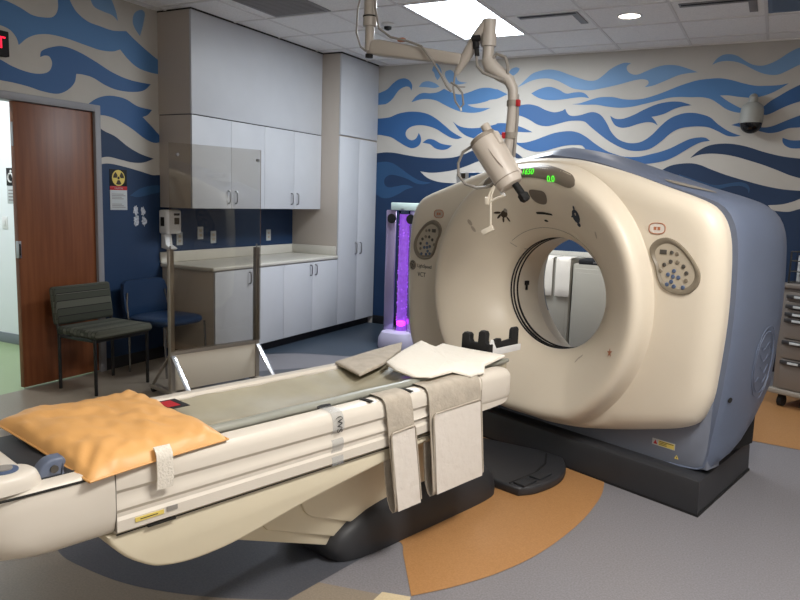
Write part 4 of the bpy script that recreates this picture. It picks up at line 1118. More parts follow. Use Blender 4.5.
# control end of the table
b = BM()
rings = []
for z_, ins in ((0.52, 0.07), (0.525, 0.045), (0.54, 0.022), (0.57, 0.006), (0.60, 0.0), (0.665, 0.0), (0.70, 0.008), (0.714, 0.018), (0.72, 0.035), (0.7205, 0.08)):
    pts = []
    wn, wf, a1 = -1.910 - ins*0.5, -2.51 + ins*0.5, 0.873
    a_lo = 0.42 + ins*1.6
    pts.append((a1, wn)); pts.append((0.80, wn))
    for k in range(13):
        q = PI/2 * k / 12
        pts.append((a_lo + 0.22*(1 - math.sin(q)), wn - 0.22*(1 - math.cos(q))))
    for k in range(12, -1, -1):
        q = PI/2 * k / 12
        pts.append((a_lo + 0.22*(1 - math.sin(q)), wf + 0.22*(1 - math.cos(q))))
    pts.append((0.80, wf)); pts.append((a1, wf))
    rings.append(ringv(b, [tl(a, w, z_) for a, w in pts]))
loft(b, rings)
endh = obj('end_housing', b, M['table_cream'], table, 40)
b = BM(); box(b, tl(0.8745, -2.45, 0.53), tl(0.876, -1.9105, 0.715)); obj('housing_joint', b, M['grey_plastic'], endh)
b = BM()
tube(b, [tl(0.50, -1.918, 0.7085), tl(0.60, -1.9135, 0.7085), tl(0.80, -1.9135, 0.7085)], 0.0035, 6)
obj('housing_seam', b, M['seam'], endh)
b = BM(); box(b, tl(0.69, -2.40, 0.719), tl(0.872, -1.968, 0.7225), 0.001); obj('recess_tray', b, M['charcoal'], endh)
# round-nosed control pod with dial
b = BM()
rings = []
for z_, k in ((0.718, 1.08), (0.735, 1.04), (0.752, 0.97), (0.76, 0.86), (0.763, 0.6)):
    pts = []
    for i in range(32):
        q = 2*PI*i/32
        pts.append(tl(0.585 + 0.105*k*math.copysign(abs(math.cos(q))**0.8, math.cos(q)), -1.985 + 0.062*k*math.copysign(abs(math.sin(q))**0.8, math.sin(q)), z_))
    rings.append(ringv(b, pts))
loft(b, rings)
pod = obj('control_pod', b, M['table_cream'], table, 50)
b = BM(); lathe(b, [(0.036, 0), (0.036, 0.004), (0.028, 0.006)], Matrix.Translation(tl(0.61, -1.99, 0.762)), 24); obj('dial', b, M['btn_blue'], pod)
b = BM(); lathe(b, [(0.022, 0), (0.022, 0.003)], Matrix.Translation(tl(0.61, -1.99, 0.768)), 20); obj('dial_face', b, M['hose'], pod)
# blue-grey release handle, half under the pillow
b = BM()
prism(b, curve('0.0,0.0c 0.01,0.035 0.045,0.06 0.09,0.062c 0.10,0.045 0.09,0.02 0.095,0.0c', True, 5), -0.045, 0.045, 'x', 0.012, 3)
for v in b.verts: v.co = V((v.co.x*0.55, v.co.y*0.75, v.co.z*0.8)) + tl(0.688, -1.992, 0.7215)
hdl = obj('release_handle', b, M['gantry_blue'], table, 45)
b = BM(); lathe(b, [(0.011, 0), (0.011, 0.004)], Matrix.Translation(tl(0.688, -1.992, 0.7215) + V((0.0255, 0.041, 0.022))) @ Matrix.Rotation(PI/2, 4, 'Y'), 14); obj('button', b, M['btn_dark'], hdl)

# cushion: shallow dish with a soft roll along each edge
b = BM()
na, nw = 70, 16
gridv = []
for i in range(na + 1):
    a = 0.95 + (2.91 - 0.95)*i/na
    row = []
    for j in range(nw + 1):
        q = -1 + 2*j/nw
        w = W0 + 0.205*q
        z = 0.700 + (0.034 if q > 0 else 0.024)*q*q + 0.006*noise.noise(V((a*4, w*6 + a*3, 0.3))) + 0.004*noise.noise(V((a*10, w*9 + a*7, 2.0)))
        row.append(b.verts.new(tl(a, w, z)))
    gridv.append(row)
for r0, r1 in zip(gridv, gridv[1:]):
    for j in range(nw):
        b.faces.new((r0[j], r0[j+1], r1[j+1], r1[j]))
bot = [[b.verts.new(tl(0.95 + 1.96*i/na, W0 + 0.205*s, 0.668)) for i in range(na + 1)] for s in (-1, 1)]
for s, jj in ((0, 0), (1, nw)):
    for i in range(na):
        b.faces.new((gridv[i][jj], gridv[i+1][jj], bot[s][i+1], bot[s][i]))
b.faces.new([r for r in gridv[-1]] + [bot[1][-1], bot[0][-1]])
b.faces.new([r for r in gridv[0]] + [bot[1][0], bot[0][0]])
b.faces.new([bot[0][0], bot[0][-1], bot[1][-1], bot[1][0]] if False else bot[0] + bot[1][::-1])
bmesh.ops.recalc_face_normals(b, faces=b.faces[:])
cush = obj('cushion', b, M['vinyl_olive'], table, 60)
for s in (1,):
    b = BM()
    rings = []
    for i in range(31):
        a = 0.95 + (2.93 - 0.95)*i/30
        k = 1 if i < 30 else 0.55
        rings.append(ringv(b, [tl(a, W0 + s*0.196 + 0.020*k*math.cos(2*PI*q/12), 0.728 + 0.017*k*math.sin(2*PI*q/12) + 0.001*math.sin(a*17)) for q in range(12)]))
    loft(b, rings)
    obj('edge_roll', b, M['roll'], cush)

# labels on the near rail
b = BM(); box(b, tl(0.93, -1.9115, 0.545), tl(1.02, -1.909, 0.558), mi=0); box(b, tl(0.945, -1.91, 0.550), tl(1.0, -1.9085, 0.5525), mi=1)
obj('rail_label', b, [M['yellow'], M['ink']], near_rail)
b = BM(); box(b, tl(1.03, -1.9115, 0.5475), tl(1.065, -1.909, 0.562)); obj('rail_plate', b, M['hose'], near_rail)

def on_table(name, label, cat, a, w, z, group=None):
    return thing(name, label, cat, TP(a, w, z), -TA, group)

# clear tape strip with handwriting over the near rail
t = on_table('tape_strip', 'clear tape strip with black handwriting stuck over the near rail', 'tape', 1.715, -1.92, 0.722)
b = BM()
path = [(-0.075, 0.0035), (-0.02, 0.0035), (-0.006, -0.002), (0.005, -0.016), (0.0125, -0.04), (0.0125, -0.068), (0.0, -0.082), (0.0, -0.098), (0.011, -0.112), (0.011, -0.135), (0.004, -0.145), (0.004, -0.162), (0.012, -0.176), (0.012, -0.20)]
rows = [[b.verts.new((w_ + 0.0008, y_, z_)) for y_ in (-0.028, 0.028)] for w_, z_ in path]
for r0, r1 in zip(rows, rows[1:]):
    b.faces.new((r0[0], r0[1], r1[1], r1[0]))
obj('film', b, M['tape'], t)
b = BM()
text(b, '(WS', 0.036, basis((0.0146, 0.003, -0.045), (0, 0, -1), (0, 1, 0)), 0.0004)
obj('handwriting', b, M['ink'], t)
b = BM(); tube(b, [(-0.075, -0.03, 0.004), (-0.073, -0.01, 0.006), (-0.074, 0.012, 0.005), (-0.072, 0.03, 0.004)], 0.006, 6); obj('ink_blot', b, M['ink'], t)

# red and black card beside the pillow
t = on_table('warning_card', 'small black card with a red panel tucked beside the orange pillow', 'card', 1.275, -2.325, 0.742)
b = BM(); box(b, (-0.055, -0.045, 0), (0.055, 0.045, 0.003), 0.001); obj('card', b, M['black'], t)
b = BM(); box(b, (-0.04, -0.03, 0.003), (0.035, 0.018, 0.004)); obj('red_panel', b, M['red'], t)

# orange pillow
def cushion_mesh(c00, c10, c11, c01, top, bot, n=44, seed=0.0):
    """four corners, thick in the middle, seamed at the edge, wrinkled near the corners"""
    b = BM()
    c = [V(q) for q in (c00, c10, c11, c01)]
    def P(s, t_, up):
        p_ = (c[0]*(1-s) + c[1]*s)*(1-t_) + (c[3]*(1-s) + c[2]*s)*t_
        x_, y_ = 2*s - 1, 2*t_ - 1
        ctr = sum(c, V()) / 4
        pin = 0.02 * (1 - x_*x_) * y_*y_ + 0.02 * (1 - y_*y_) * x_*x_
        p_ = p_ + (ctr - p_) * pin
        h = ((1 - x_**6) * (1 - y_**6)) ** 0.5 * (0.78 + 0.22*(1 - x_*x_)*(1 - y_*y_))
        ed = (abs(x_*y_)) ** 2
        wr = 0.007*noise.noise(V((s*5 + seed, t_*5, 1.7))) + 0.006*noise.noise(V((s*13, t_*11 + seed, 3.1)))
        diag = 0.004*math.sin(22*(x_ - y_) + 4*noise.noise(V((s*3, t_*3, 5 + seed)))) * (max(0, abs(x_ + y_) - 0.7))
        z_ = (top*h + (wr*1.3 + diag) * min(1, h*2)) if up else (-bot*h + wr*0.3*h)
        return p_ + V((0, 0, z_))
    g = {}
    for up in (1, 0):
        for i in range(n+1):
            for j in range(n+1):
                edge = i in (0, n) or j in (0, n)
                key = (i, j, 2 if edge else up)
                if key not in g:
                    g[key] = b.verts.new(P(i/n, j/n, up))
    def k(i, j, up):
        return g[(i, j, 2 if (i in (0, n) or j in (0, n)) else up)]
    for up in (1, 0):
        for i in range(n):
            for j in range(n):
                b.faces.new((k(i, j, up), k(i+1, j, up), k(i+1, j+1, up), k(i, j+1, up)))
    bmesh.ops.recalc_face_normals(b, faces=b.faces[:])
    return b
oA, oW, oZ = 1.0, -2.2, 0.72
pl = lambda a, w, z: V((w - oW, a - oA, z - oZ))
pil = on_table('pillow', 'orange wipe-clean pillow lying across the left end of the patient table', 'pillow', oA, oW, oZ)
cn = [pl(0.79, -1.885, 0.713), pl(1.248, -1.915, 0.724), pl(1.245, -2.54, 0.734), pl(0.735, -2.46, 0.752)]
obj('pillow_body', cushion_mesh(*cn, 0.062, 0.010), M['pillow'], pil, 70)
b = BM()
loop = []
for p0, p1 in zip(cn, cn[1:] + cn[:1]):
    ctr = sum(cn, V()) / 4
    for k in range(16):
        s = k/16; x_ = 2*s - 1
        q = p0.lerp(p1, s)
        loop.append(q + (ctr - q)*0.02*(1 - x_*x_))
tube(b, loop + loop[:1], 0.0035, 6, cap=False)
obj('seam_piping', b, M['pillow'], pil)
b = BM()
rows = []
for w_, z_ in ((-1.918, 0.757), (-1.905, 0.745), (-1.898, 0.735), (-1.896, 0.72), (-1.894, 0.67), (-1.897, 0.632)):
    rows.append([b.verts.new(pl(1.015 + 0.052*(j/5 - 0.5) + (0.003*noise.noise(V((j, z_*40, 0)))), w_ + 0.003*noise.noise(V((j*1.3, z_*30, 4))) + 0.004, z_)) for j in range(6)])
for r0, r1 in zip(rows, rows[1:]):
    for j in range(5):
        b.faces.new((r0[j], r0[j+1], r1[j+1], r1[j]))
r = bmesh.ops.extrude_face_region(b, geom=b.faces[:])
for v in r['geom']:
    if isinstance(v, bmesh.types.BMVert): v.co += V((0.004, 0, 0.001))
bmesh.ops.recalc_face_normals(b, faces=b.faces[:])
t = on_table('gauze_strip', 'white gauze strip hanging from the pillow edge over the near rail', 'cloth', oA, oW, oZ)
obj('gauze', b, M['gauze'], t, 60)

# cloths lying on the cushion
def sheet(name, m, outline, top, a, w, z, label, cat, seed):
    b = BM()
    P = [V((q[1] - w, q[0] - a, q[2] - z)) for q in outline]
    c = sum(P, V()) / len(P)
    pts = []
    nseg = 5
    for i in range(len(P)):
        for k in range(nseg):
            pts.append(P[i].lerp(P[(i+1) % len(P)], k/nseg))
    rings = []
    for s, h in ((1.0, -0.006), (1.005, 0.0), (0.985, 0.006), (0.93, 0.9), (0.8, 1.0), (0.6, 1.0), (0.4, 1.0), (0.2, 1.0), (0.06, 1.0)):
        ring = []
        for p_ in pts:
            q = c + (p_ - c)*s
            zz = h if h < 0.5 else top*h
            q.z = (c.z if s < 0.5 else p_.z*s + c.z*(1-s)) + zz + (0.007*noise.noise(V((q.x*12, q.y*12, seed))) + 0.003*noise.noise(V((q.x*34, q.y*34, seed))) if h > 0.5 else 0)
            ring.append(q)
        rings.append(ringv(b, ring))
    loft(b, rings)
    o = obj(name, b, m, None, 60)
    o.location = TP(a, w, z); o.rotation_euler = (0, 0, -TA)
    return tag(o, label, cat)
tow = sheet('folded_cloth', M['cloth_taupe'], [(2.174, -2.45, 0.745), (2.118, -2.225, 0.738), (2.34, -2.30, 0.742), (2.60, -2.435, 0.75), (2.74, -2.56, 0.75), (2.45, -2.505, 0.75)], 0.007, 2.4, -2.38, 0.737,
      'taupe folded cloth on the far edge of the patient table cushion', 'cloth', 1.0)
sheet('white_drape', M['cloth_white'], [(2.322, -2.266, 0.757), (2.561, -2.384, 0.762), (2.778, -2.466, 0.768), (2.744, -2.332, 0.762), (2.834, -2.358, 0.765), (2.847, -2.252, 0.76), (2.86, -2.06, 0.762), (2.87, -1.99, 0.762),
       (2.66, -1.955, 0.752), (2.60, -1.91, 0.735), (2.55, -1.918, 0.735), (2.50, -1.91, 0.735), (2.45, -1.975, 0.752), (2.28, -1.955, 0.757), (2.225, -2.01, 0.757), (2.255, -2.144, 0.757)], 0.009, 2.55, -2.2, 0.745,
      'crumpled white cloth spread over the scanner end of the patient table', 'cloth', 7.0)

# two lead-apron straps folded over the near rail
def strap(a0, a1, z_bot, skew, panel_top, label):
    t = on_table('hanging_apron', label, 'apron', (a0 + a1)/2, -1.93, 0.722, 'pale aprons hung over the rail')
    h = (a1 - a0)/2
    path = [(-0.062, 0.010), (-0.02, 0.010), (0.008, 0.006), (0.024, -0.012), (0.030, -0.05), (0.034, -0.15), (0.040, -0.28), (0.046, z_bot - 0.722 + 0.03), (0.042, z_bot - 0.722 + 0.008), (0.030, z_bot - 0.722),
            (0.016, z_bot - 0.722 + 0.012), (0.004, z_bot - 0.722 + 0.05), (-0.002, -0.32), (-0.004, -0.24)]
    def ribbon(path, hw, off, name, m, thick=0.004, parent=t, nj=8):
        b = BM()
        rows = []
        for w_, z_ in path:
            sh = skew * max(0, -z_) / 0.45
            rows.append([b.verts.new((w_ + off + 0.0025*noise.noise(V((j*0.7, z_*12, a0*9))), hw*(2*j/nj - 1) + sh, z_)) for j in range(nj + 1)])
        for r0, r1 in zip(rows, rows[1:]):
            for j in range(nj):
                b.faces.new((r0[j], r0[j+1], r1[j+1], r1[j]))
        bmesh.ops.recalc_face_normals(b, faces=b.faces[:])
        r = bmesh.ops.extrude_face_region(b, geom=b.faces[:])
        for v in r['geom']:
            if isinstance(v, bmesh.types.BMVert): v.co += V((thick, 0, thick*0.4))
        bmesh.ops.recalc_face_normals(b, faces=b.faces[:])
        return obj(name, b, m, parent, 60)
    ribbon(path, h, 0, 'strap', M['cloth_taupe'])
    zb = z_bot - 0.722
    pt = panel_top - 0.722
    pth = [(0.036, pt)] + [(0.036 + 0.012*k/6, pt + (zb + 0.012 - pt)*k/6) for k in range(1, 7)]
    pn = ribbon(pth, h*0.90, 0.006, 'front_panel', M['cloth_panel'], 0.005)
    b = BM()
    def ed(w_, y_, z_):
        return V((w_, y_ + skew*max(0, -z_)/0.45, z_))
    xo = lambda z_: 0.0475 + 0.012*(z_ - pt)/(zb - pt)
    loop = [ed(xo(pt), -h*0.93, zb + 0.03), ed(xo(pt), -h*0.93, pt - 0.01), ed(xo(pt), -h*0.86, pt + 0.004), ed(xo(pt), h*0.86, pt + 0.012), ed(xo(pt), h*0.93, pt), ed(xo(zb), h*0.93, zb + 0.03)]
    tube(b, loop, 0.004, 6)
    obj('binding', b, M['cloth_taupe'], pn)
strap(1.95, 2.10, 0.245, 0.055, 0.585, 'narrower pale apron strap folded over the near rail, left of the wide one')
strap(2.205, 2.555, 0.25, 0.03, 0.615, 'wide pale quilted apron hanging over the near rail, nearest the scanner')
for a in (1.90, 2.13):
    b = BM(); box(b, tl(a - 0.012, -1.985, 0.7225), tl(a + 0.012, -1.925, 0.7265), 0.001); obj('rail_clip', b, M['seam'], near_rail)

# head holder
t = on_table('head_holder', 'black foam head holder with a white shell at the scanner end of the table', 'head holder', 2.95, -2.18, 0.735)
hl = lambda a, w, z: V((w + 2.18, a - 2.95, z - 0.735))
b = BM()
def tabwall(poly, lo, hi, axis):
    prism(b, poly, lo, hi, axis, 0.008, 2)
fr = [(-0.09, 0.0), (0.088, 0.0), (0.088, 0.062), (0.07, 0.066), (0.062, 0.075), (0.064, 0.112), (0.055, 0.126), (0.03, 0.128), (0.018, 0.118), (0.014, 0.062), (-0.030, 0.060), (-0.036, 0.072), (-0.036, 0.096), (-0.046, 0.106), (-0.075, 0.106), (-0.088, 0.094)]
tabwall(fr, -0.075, -0.035, 'y')
obj('front_pad', b, M['black'], t, 40)
b = BM()
sd = [(-0.03, 0.03), (0.21, 0.03), (0.21, 0.112), (0.20, 0.124), (0.16, 0.124), (0.148, 0.112), (0.146, 0.066), (0.06, 0.060), (0.056, 0.078), (0.03, 0.082), (-0.03, 0.068)]
tabwall(sd, 0.048, 0.072, 'x')
obj('side_pad', b, M['black'], t, 40)
b = BM()
prism(b, [(-0.07, 0.0), (0.215, 0.0), (0.215, 0.034), (-0.0, 0.034), (-0.02, 0.06), (-0.03, 0.082), (-0.05, 0.086), (-0.06, 0.06), (-0.068, 0.03)], 0.074, 0.084, 'x', 0.003, 2)
box(b, (-0.09, -0.034, -0.002), (0.074, 0.215, 0.012), 0.003)
obj('shell', b, M['white'], t, 40)

# ------------------------------------------------------------------ black step platform at the scanner foot
t = thing('step_platform', 'low ribbed black platform between the table foot and the scanner', 'platform', TP(3.3, -2.2), -TA)
b = BM()
out = curve('3.02,-1.965c 3.11,-1.92 3.3,-1.905 3.46,-1.95 3.60,-2.05c 3.605,-2.2c 3.50,-2.70c 3.02,-2.70c', True, 6)
prism(b, [(w + 2.2, a - 3.3) for a, w in out], 0.0, 0.052, 'z', 0.015, 3)
obj('deck', b, M['charcoal'], t, 45)
b = BM()
tube(b, [(w + 2.2, a - 3.3, 0.052) for a, w in ((3.03, -2.03), (3.25, -2.02), (3.42, -2.06), (3.56, -2.14))], 0.006, 6)
tube(b, [(w + 2.2, a - 3.3, 0.052) for a, w in ((3.03, -2.28), (3.2, -2.4), (3.4, -2.55))], 0.006, 6)
obj('tread_ridge', b, M['black'], t)
for a, w in ((3.10, -1.975), (3.24, -1.97)):
    b = BM(); box(b, (w + 2.2 - 0.04, a - 3.3 - 0.06, 0.052), (w + 2.2 + 0.03, a - 3.3 + 0.06, 0.064), 0.005); obj('tread_pad', b, M['rubber'], t)
# ------------------------------------------------------------------ ceiling-hung contrast injector
t = thing('ceiling_injector', 'beige ceiling arm carrying a tilted contrast injector above the scanner', 'injector', (-2.19, 3.75, H))
o_ = V((-2.19, 3.75, H))
q = lambda x, y, z: V((x, y, z)) - o_
b = BM()
lathe(b, [(0.10, -0.0), (0.10, -0.03), (0.06, -0.045)], None, 24)
obj('ceiling_flange', b, M['arm'], t)
b = BM()
tube(b, [(0, 0, -0.04), (0, 0, -0.50)], 0.036, 18); tube(b, [(0, 0, -0.50), (0, 0, -0.56)], 0.040, 18)
col_ = obj('column', b, M['arm'], t)
b = BM(); tube(b, [(0, 0, -0.503), (0, 0, -0.511)], 0.0415, 18); tube(b, [(0.0, 0, -0.565), (0.0, 0, -0.605)], 0.021, 14); obj('collar_band', b, M['black'], col_)
b = BM(); tube(b, [(0, 0, -0.56), (0, 0, -0.70)], 0.027, 14); tube(b, [(0, 0, -0.70), (0, 0, -0.72)], 0.017, 12)
obj('pivot', b, M['arm'], t)
b = BM(); tube(b, [(0, 0, -0.715), (0, 0, -0.735)], 0.022, 12); obj('pivot_cap', b, M['black'], t)
# first arm
b = BM()
p0, p1 = q(-2.17, 3.75, 2.385), q(-1.615, 3.78, 2.275)
d = (p1 - p0).normalized(); s_ = V((0, 0, 1)).cross(d).normalized(); u_ = d.cross(s_)
rings = []
for f, hh, ww in ((0, 0.04, 0.028), (0.08, 0.046, 0.032), (0.5, 0.038, 0.030), (0.9, 0.033, 0.028), (0.98, 0.033, 0.028), (1.0, 0.02, 0.02)):
    c_ = p0.lerp(p1, f) + V((0, 0, -0.012 + 0.01*f))
    rings.append(ringv(b, [c_ + s_*ww*math.copysign(abs(math.cos(a))**0.5, math.cos(a)) + u_*hh*math.copysign(abs(math.sin(a))**0.5, math.sin(a)) for a in (2*PI*k/16 for k in range(16))]))
loft(b, rings); obj('upper_arm', b, M['arm'], t)
b = BM(); box(b, (-0.02, -0.016, 0), (0.02, 0.016, 0.02), 0.004, T=Matrix.Translation(q(-1.97, 3.73, 2.385))); obj('arm_clip', b, M['sticker_orange'], t)
# second, rising arm
b = BM()
pts = [q(-1.65, 3.78, 2.20), q(-1.60, 3.78, 2.28), q(-1.53, 3.78, 2.39), q(-1.475, 3.78, 2.465)]
tube(b, pts, [0.014, 0.03, 0.033, 0.028], 14)
obj('spring_arm', b, M['arm'], t)
b = BM(); tube(b, [q(-1.535, 3.755, 2.385), q(-1.525, 3.755, 2.325)], 0.017, 12); tube(b, [q(-1.522, 3.755, 2.32), q(-1.518, 3.755, 2.285)], 0.013, 12); tube(b, [q(-1.545, 3.745, 2.375), q(-1.505, 3.745, 2.375)], 0.017, 10)
obj('joint_knob', b, M['black'], t)
b = BM()
tube(b, [q(-1.465, 3.78, 2.475), q(-1.465, 3.78, 2.40)], 0.036, 16)
tube(b, [q(-1.465, 3.78, 2.40), q(-1.465, 3.78, 2.335)], 0.041, 16)
tube(b, [q(-1.465, 3.78, 2.335), q(-1.465, 3.78, 2.25)], 0.031, 16)
obj('swivel', b, M['arm'], t)
b = BM()
pts = [q(-1.465, 3.78, 2.27), q(-1.445, 3.78, 2.225), q(-1.39, 3.79, 2.185), q(-1.345, 3.80, 2.155), q(-1.322, 3.80, 2.11), q(-1.318, 3.80, 2.05), q(-1.322, 3.80, 1.92), q(-1.335, 3.80, 1.74), q(-1.345, 3.79, 1.68)]
tube(b, pts, [0.04, 0.043, 0.037, 0.031, 0.028, 0.0265, 0.0265, 0.0265, 0.0265], 16)
obj('drop_pole', b, M['arm'], t)
for z_, dx in ((2.035, 0.035), (1.865, -0.036)):
    b = BM(); tube(b, [q(-1.32, 3.80, z_ + 0.016), q(-1.32, 3.80, z_ - 0.016)], 0.031, 16)
    cl = obj('cable_strap', b, M['grey_plastic'], t)
    b = BM(); box(b, (-0.010, -0.012, -0.017), (0.010, 0.012, 0.017), 0.003, T=Matrix.Translation(q(-1.32 + dx, 3.79, z_))); obj('strap_buckle', b, M['red'], cl)
# hoses and cables
b = BM()
tube(b, [q(-2.215, 3.71, 2.72), q(-2.25, 3.71, 2.58), q(-2.255, 3.71, 2.45), q(-2.225, 3.71, 2.37), q(-2.19, 3.71, 2.345)], 0.006, 8)
tube(b, [q(-2.14, 3.72, 2.75), q(-2.135, 3.71, 2.58), q(-2.10, 3.70, 2.46), q(-2.03, 3.71, 2.41), q(-1.93, 3.72, 2.385), q(-1.84, 3.72, 2.35), q(-1.77, 3.72, 2.27), q(-1.72, 3.72, 2.20), q(-1.68, 3.73, 2.13), q(-1.655, 3.74, 2.10)], 0.0065, 8)
tube(b, [q(-1.64, 3.75, 2.21), q(-1.645, 3.74, 2.12), q(-1.63, 3.74, 2.05), q(-1.60, 3.74, 2.01), q(-1.58, 3.74, 2.03), q(-1.59, 3.74, 2.09), q(-1.625, 3.74, 2.13), q(-1.66, 3.74, 2.15)], 0.006, 8)
tube(b, [q(-1.62, 3.74, 2.125), q(-1.575, 3.74, 2.122)], 0.0035, 6)
tube(b, [q(-1.52, 3.75, 2.28), q(-1.51, 3.74, 2.23), q(-1.47, 3.73, 2.19), q(-1.42, 3.74, 2.17), q(-1.36, 3.76, 2.15)], 0.008, 8)
tube(b, [q(-1.45, 3.77, 2.25), q(-1.41, 3.76, 2.29), q(-1.36, 3.76, 2.27), q(-1.345, 3.77, 2.22), q(-1.35, 3.78, 2.18)], 0.009, 8)
tube(b, [q(-1.294, 3.80, 2.08), q(-1.289, 3.80, 1.95), q(-1.297, 3.80, 1.75)], 0.009, 8)
obj('cables', b, M['hose'], t)
b = BM(); tube(b, [q(-1.596, 3.74, 2.013), q(-1.592, 3.74, 1.995)], 0.006, 8); obj('cable_tip', b, M['white'], t)
# injector head
P1, P2 = q(-1.448, 3.70, 1.85), q(-1.270, 3.70, 1.597)
Tm = along(P1, P2)
Lh = (P2 - P1).length
b = BM()
lathe(b, [(0.062, 0.018), (0.078, 0.026), (0.079, 0.06), (0.078, Lh*0.5), (0.073, Lh - 0.05), (0.072, Lh - 0.02), (0.065, Lh), (0.05, Lh + 0.006)], Tm, 32)
head = obj('injector_head', b, M['inj'], t, 40)
b = BM()
lathe(b, [(0.056, -0.006), (0.074, 0.002), (0.077, 0.020), (0.073, 0.027)], Tm, 32)
obj('rear_cap', b, M['inj_cap'], head, 40)
b = BM(); tube(b, [Tm @ V((0.0, 0.045, -0.045)), Tm @ V((0.0, 0.045, 0.0))], 0.024, 14); obj('rear_knob', b, M['inj'], head)
# raised spine, seam line and side pods
b = BM(); box(b, (-0.012, -0.03, 0.04), (0.010, 0.03, Lh - 0.03), 0.008, 3, T=Tm @ Matrix.Rotation(math.radians(40), 4, 'Z') @ Matrix.Translation((0.078, 0, 0)))
box(b, (-0.012, -0.024, 0.02), (0.012, 0.024, 0.10), 0.010, 3, T=Tm @ Matrix.Rotation(math.radians(100), 4, 'Z') @ Matrix.Translation((0.078, 0, 0)))
obj('side_rib', b, M['inj'], head)
cam_dir = (V((0, 0, 1.5)) - V((-1.36, 3.7, 1.7))).normalized()
axd = (P2 - P1).normalized()
nz = (cam_dir - axd*cam_dir.dot(axd)).normalized()
sd_ = axd.cross(nz)
b = BM()
tube(b, [P1 + axd*f*Lh + (nz*math.cos(a) + sd_*math.sin(a))*0.0795 for f, a in ((0.30, 0.05), (0.45, 0.02), (0.6, -0.06), (0.72, -0.16))], [0.001, 0.003, 0.003, 0.001], 6)
obj('shell_groove', b, M['inj_cap'], head)
b = BM(); lathe(b, [(0.073, Lh - 0.045), (0.0742, Lh - 0.042), (0.073, Lh - 0.039)], Tm, 32, cap=False); obj('nose_seam', b, M['inj_cap'], head)
# syringe nozzle
b = BM()
n0 = P2 + sd_*-0.022 + axd*0.0
side_off = V((0.028, 0, 0.022))
tube(b, [P2 + side_off*0.6 + axd*-0.005, P2 + side_off*0.75 + axd*0.075], 0.019, 14)
lathe(b, [(0.022, 0.07), (0.029, 0.078), (0.029, 0.105), (0.02, 0.118)], along(P2 + side_off*0.75, P2 + side_off*0.75 + axd), 6)
obj('syringe_holder', b, M['black'], head)
b = BM(); box(b, (-0.010, -0.010, -0.035), (0.010, 0.010, 0.0), 0.003, T=along(P2 + V((-0.052, 0, -0.03)), P2 + V((-0.09, 0, 0.04)))); obj('latch', b, M['white'], head)
b = BM()
tube(b, [q(-1.50, 3.69, 1.80), q(-1.55, 3.69, 1.77), q(-1.575, 3.69, 1.71), q(-1.57, 3.69, 1.645), q(-1.53, 3.69, 1.60), q(-1.46, 3.69, 1.578), q(-1.40, 3.69, 1.585), q(-1.36, 3.69, 1.61)], 0.008, 8)
obj('head_hose', b, M['hose'], head)
b = BM()
tube(b, [q(-1.345, 3.65, 1.59), q(-1.365, 3.65, 1.56), q(-1.38, 3.65, 1.52), q(-1.37, 3.65, 1.50), q(-1.35, 3.65, 1.515), q(-1.32, 3.65, 1.53), q(-1.29, 3.65, 1.54)], 0.007, 8)
tube(b, [q(-1.345, 3.65, 1.585), q(-1.36, 3.65, 1.54), q(-1.36, 3.65, 1.47), q(-1.357, 3.65, 1.41), q(-1.355, 3.65, 1.375)], 0.006, 8)
box(b, (-0.012, -0.012, -0.03), (0.012, 0.012, 0.012), 0.004, T=Matrix.Translation(q(-1.38, 3.65, 1.52)))
obj('pendant_cord', b, M['cord'], head)
b = BM(); box(b, (-0.034, -0.012, -0.014), (0.034, 0.012, 0.014), 0.004, T=Matrix.Translation(q(-1.37, 3.65, 1.355)) @ Matrix.Rotation(math.radians(-28), 4, 'Y')); obj('pendant_plug', b, M['cord'], head)

# ------------------------------------------------------------------ ceiling fittings
def troffer(x0, x1, y0, y1, label):
    cx, cy = (x0 + x1)/2, (y0 + y1)/2
    t = thing('ceiling_light', label, 'ceiling light', (cx, cy, H))
    b = BM(); box(b, (x0 - cx, y0 - cy, -0.006), (x1 - cx, y1 - cy, -0.003)); obj('diffuser', b, M['lamp'], t)
    b = BM()
    for lo, hi in (((x0 - cx - 0.012, y0 - cy - 0.012), (x1 - cx + 0.012, y0 - cy)), ((x0 - cx - 0.012, y1 - cy), (x1 - cx + 0.012, y1 - cy + 0.012)),
                   ((x0 - cx - 0.012, y0 - cy), (x0 - cx, y1 - cy)), ((x1 - cx, y0 - cy), (x1 - cx + 0.012, y1 - cy))):
        box(b, (*lo, -0.009), (*hi, -0.001))
    obj('frame', b, M['tbar'], t)
    return t
troffer(-2.80, -2.215, 5.33, 6.60, 'bright rectangular ceiling light panel above the injector arm')

dl = None
def downlight(x, y, label):
    global dl
    if dl is None:
        dl = thing('downlight', label, 'downlight', (x, y, H), 0, 'round recessed downlights')
        b = BM(); lathe(b, [(0.085, -0.001), (0.10, -0.001), (0.10, -0.006), (0.085, -0.008)], None, 32, cap=False); obj('trim_ring', b, M['white'], dl)
        b = BM(); lathe(b, [(0.086, -0.004), (0.086, -0.002)], None, 32); obj('lens', b, M['lamp_small'], dl)
        return dl
    return dup(dl, (x, y, H), 0, label)
downlight(-1.22, 6.28, 'small round downlight in the ceiling tile between the two slot vents')

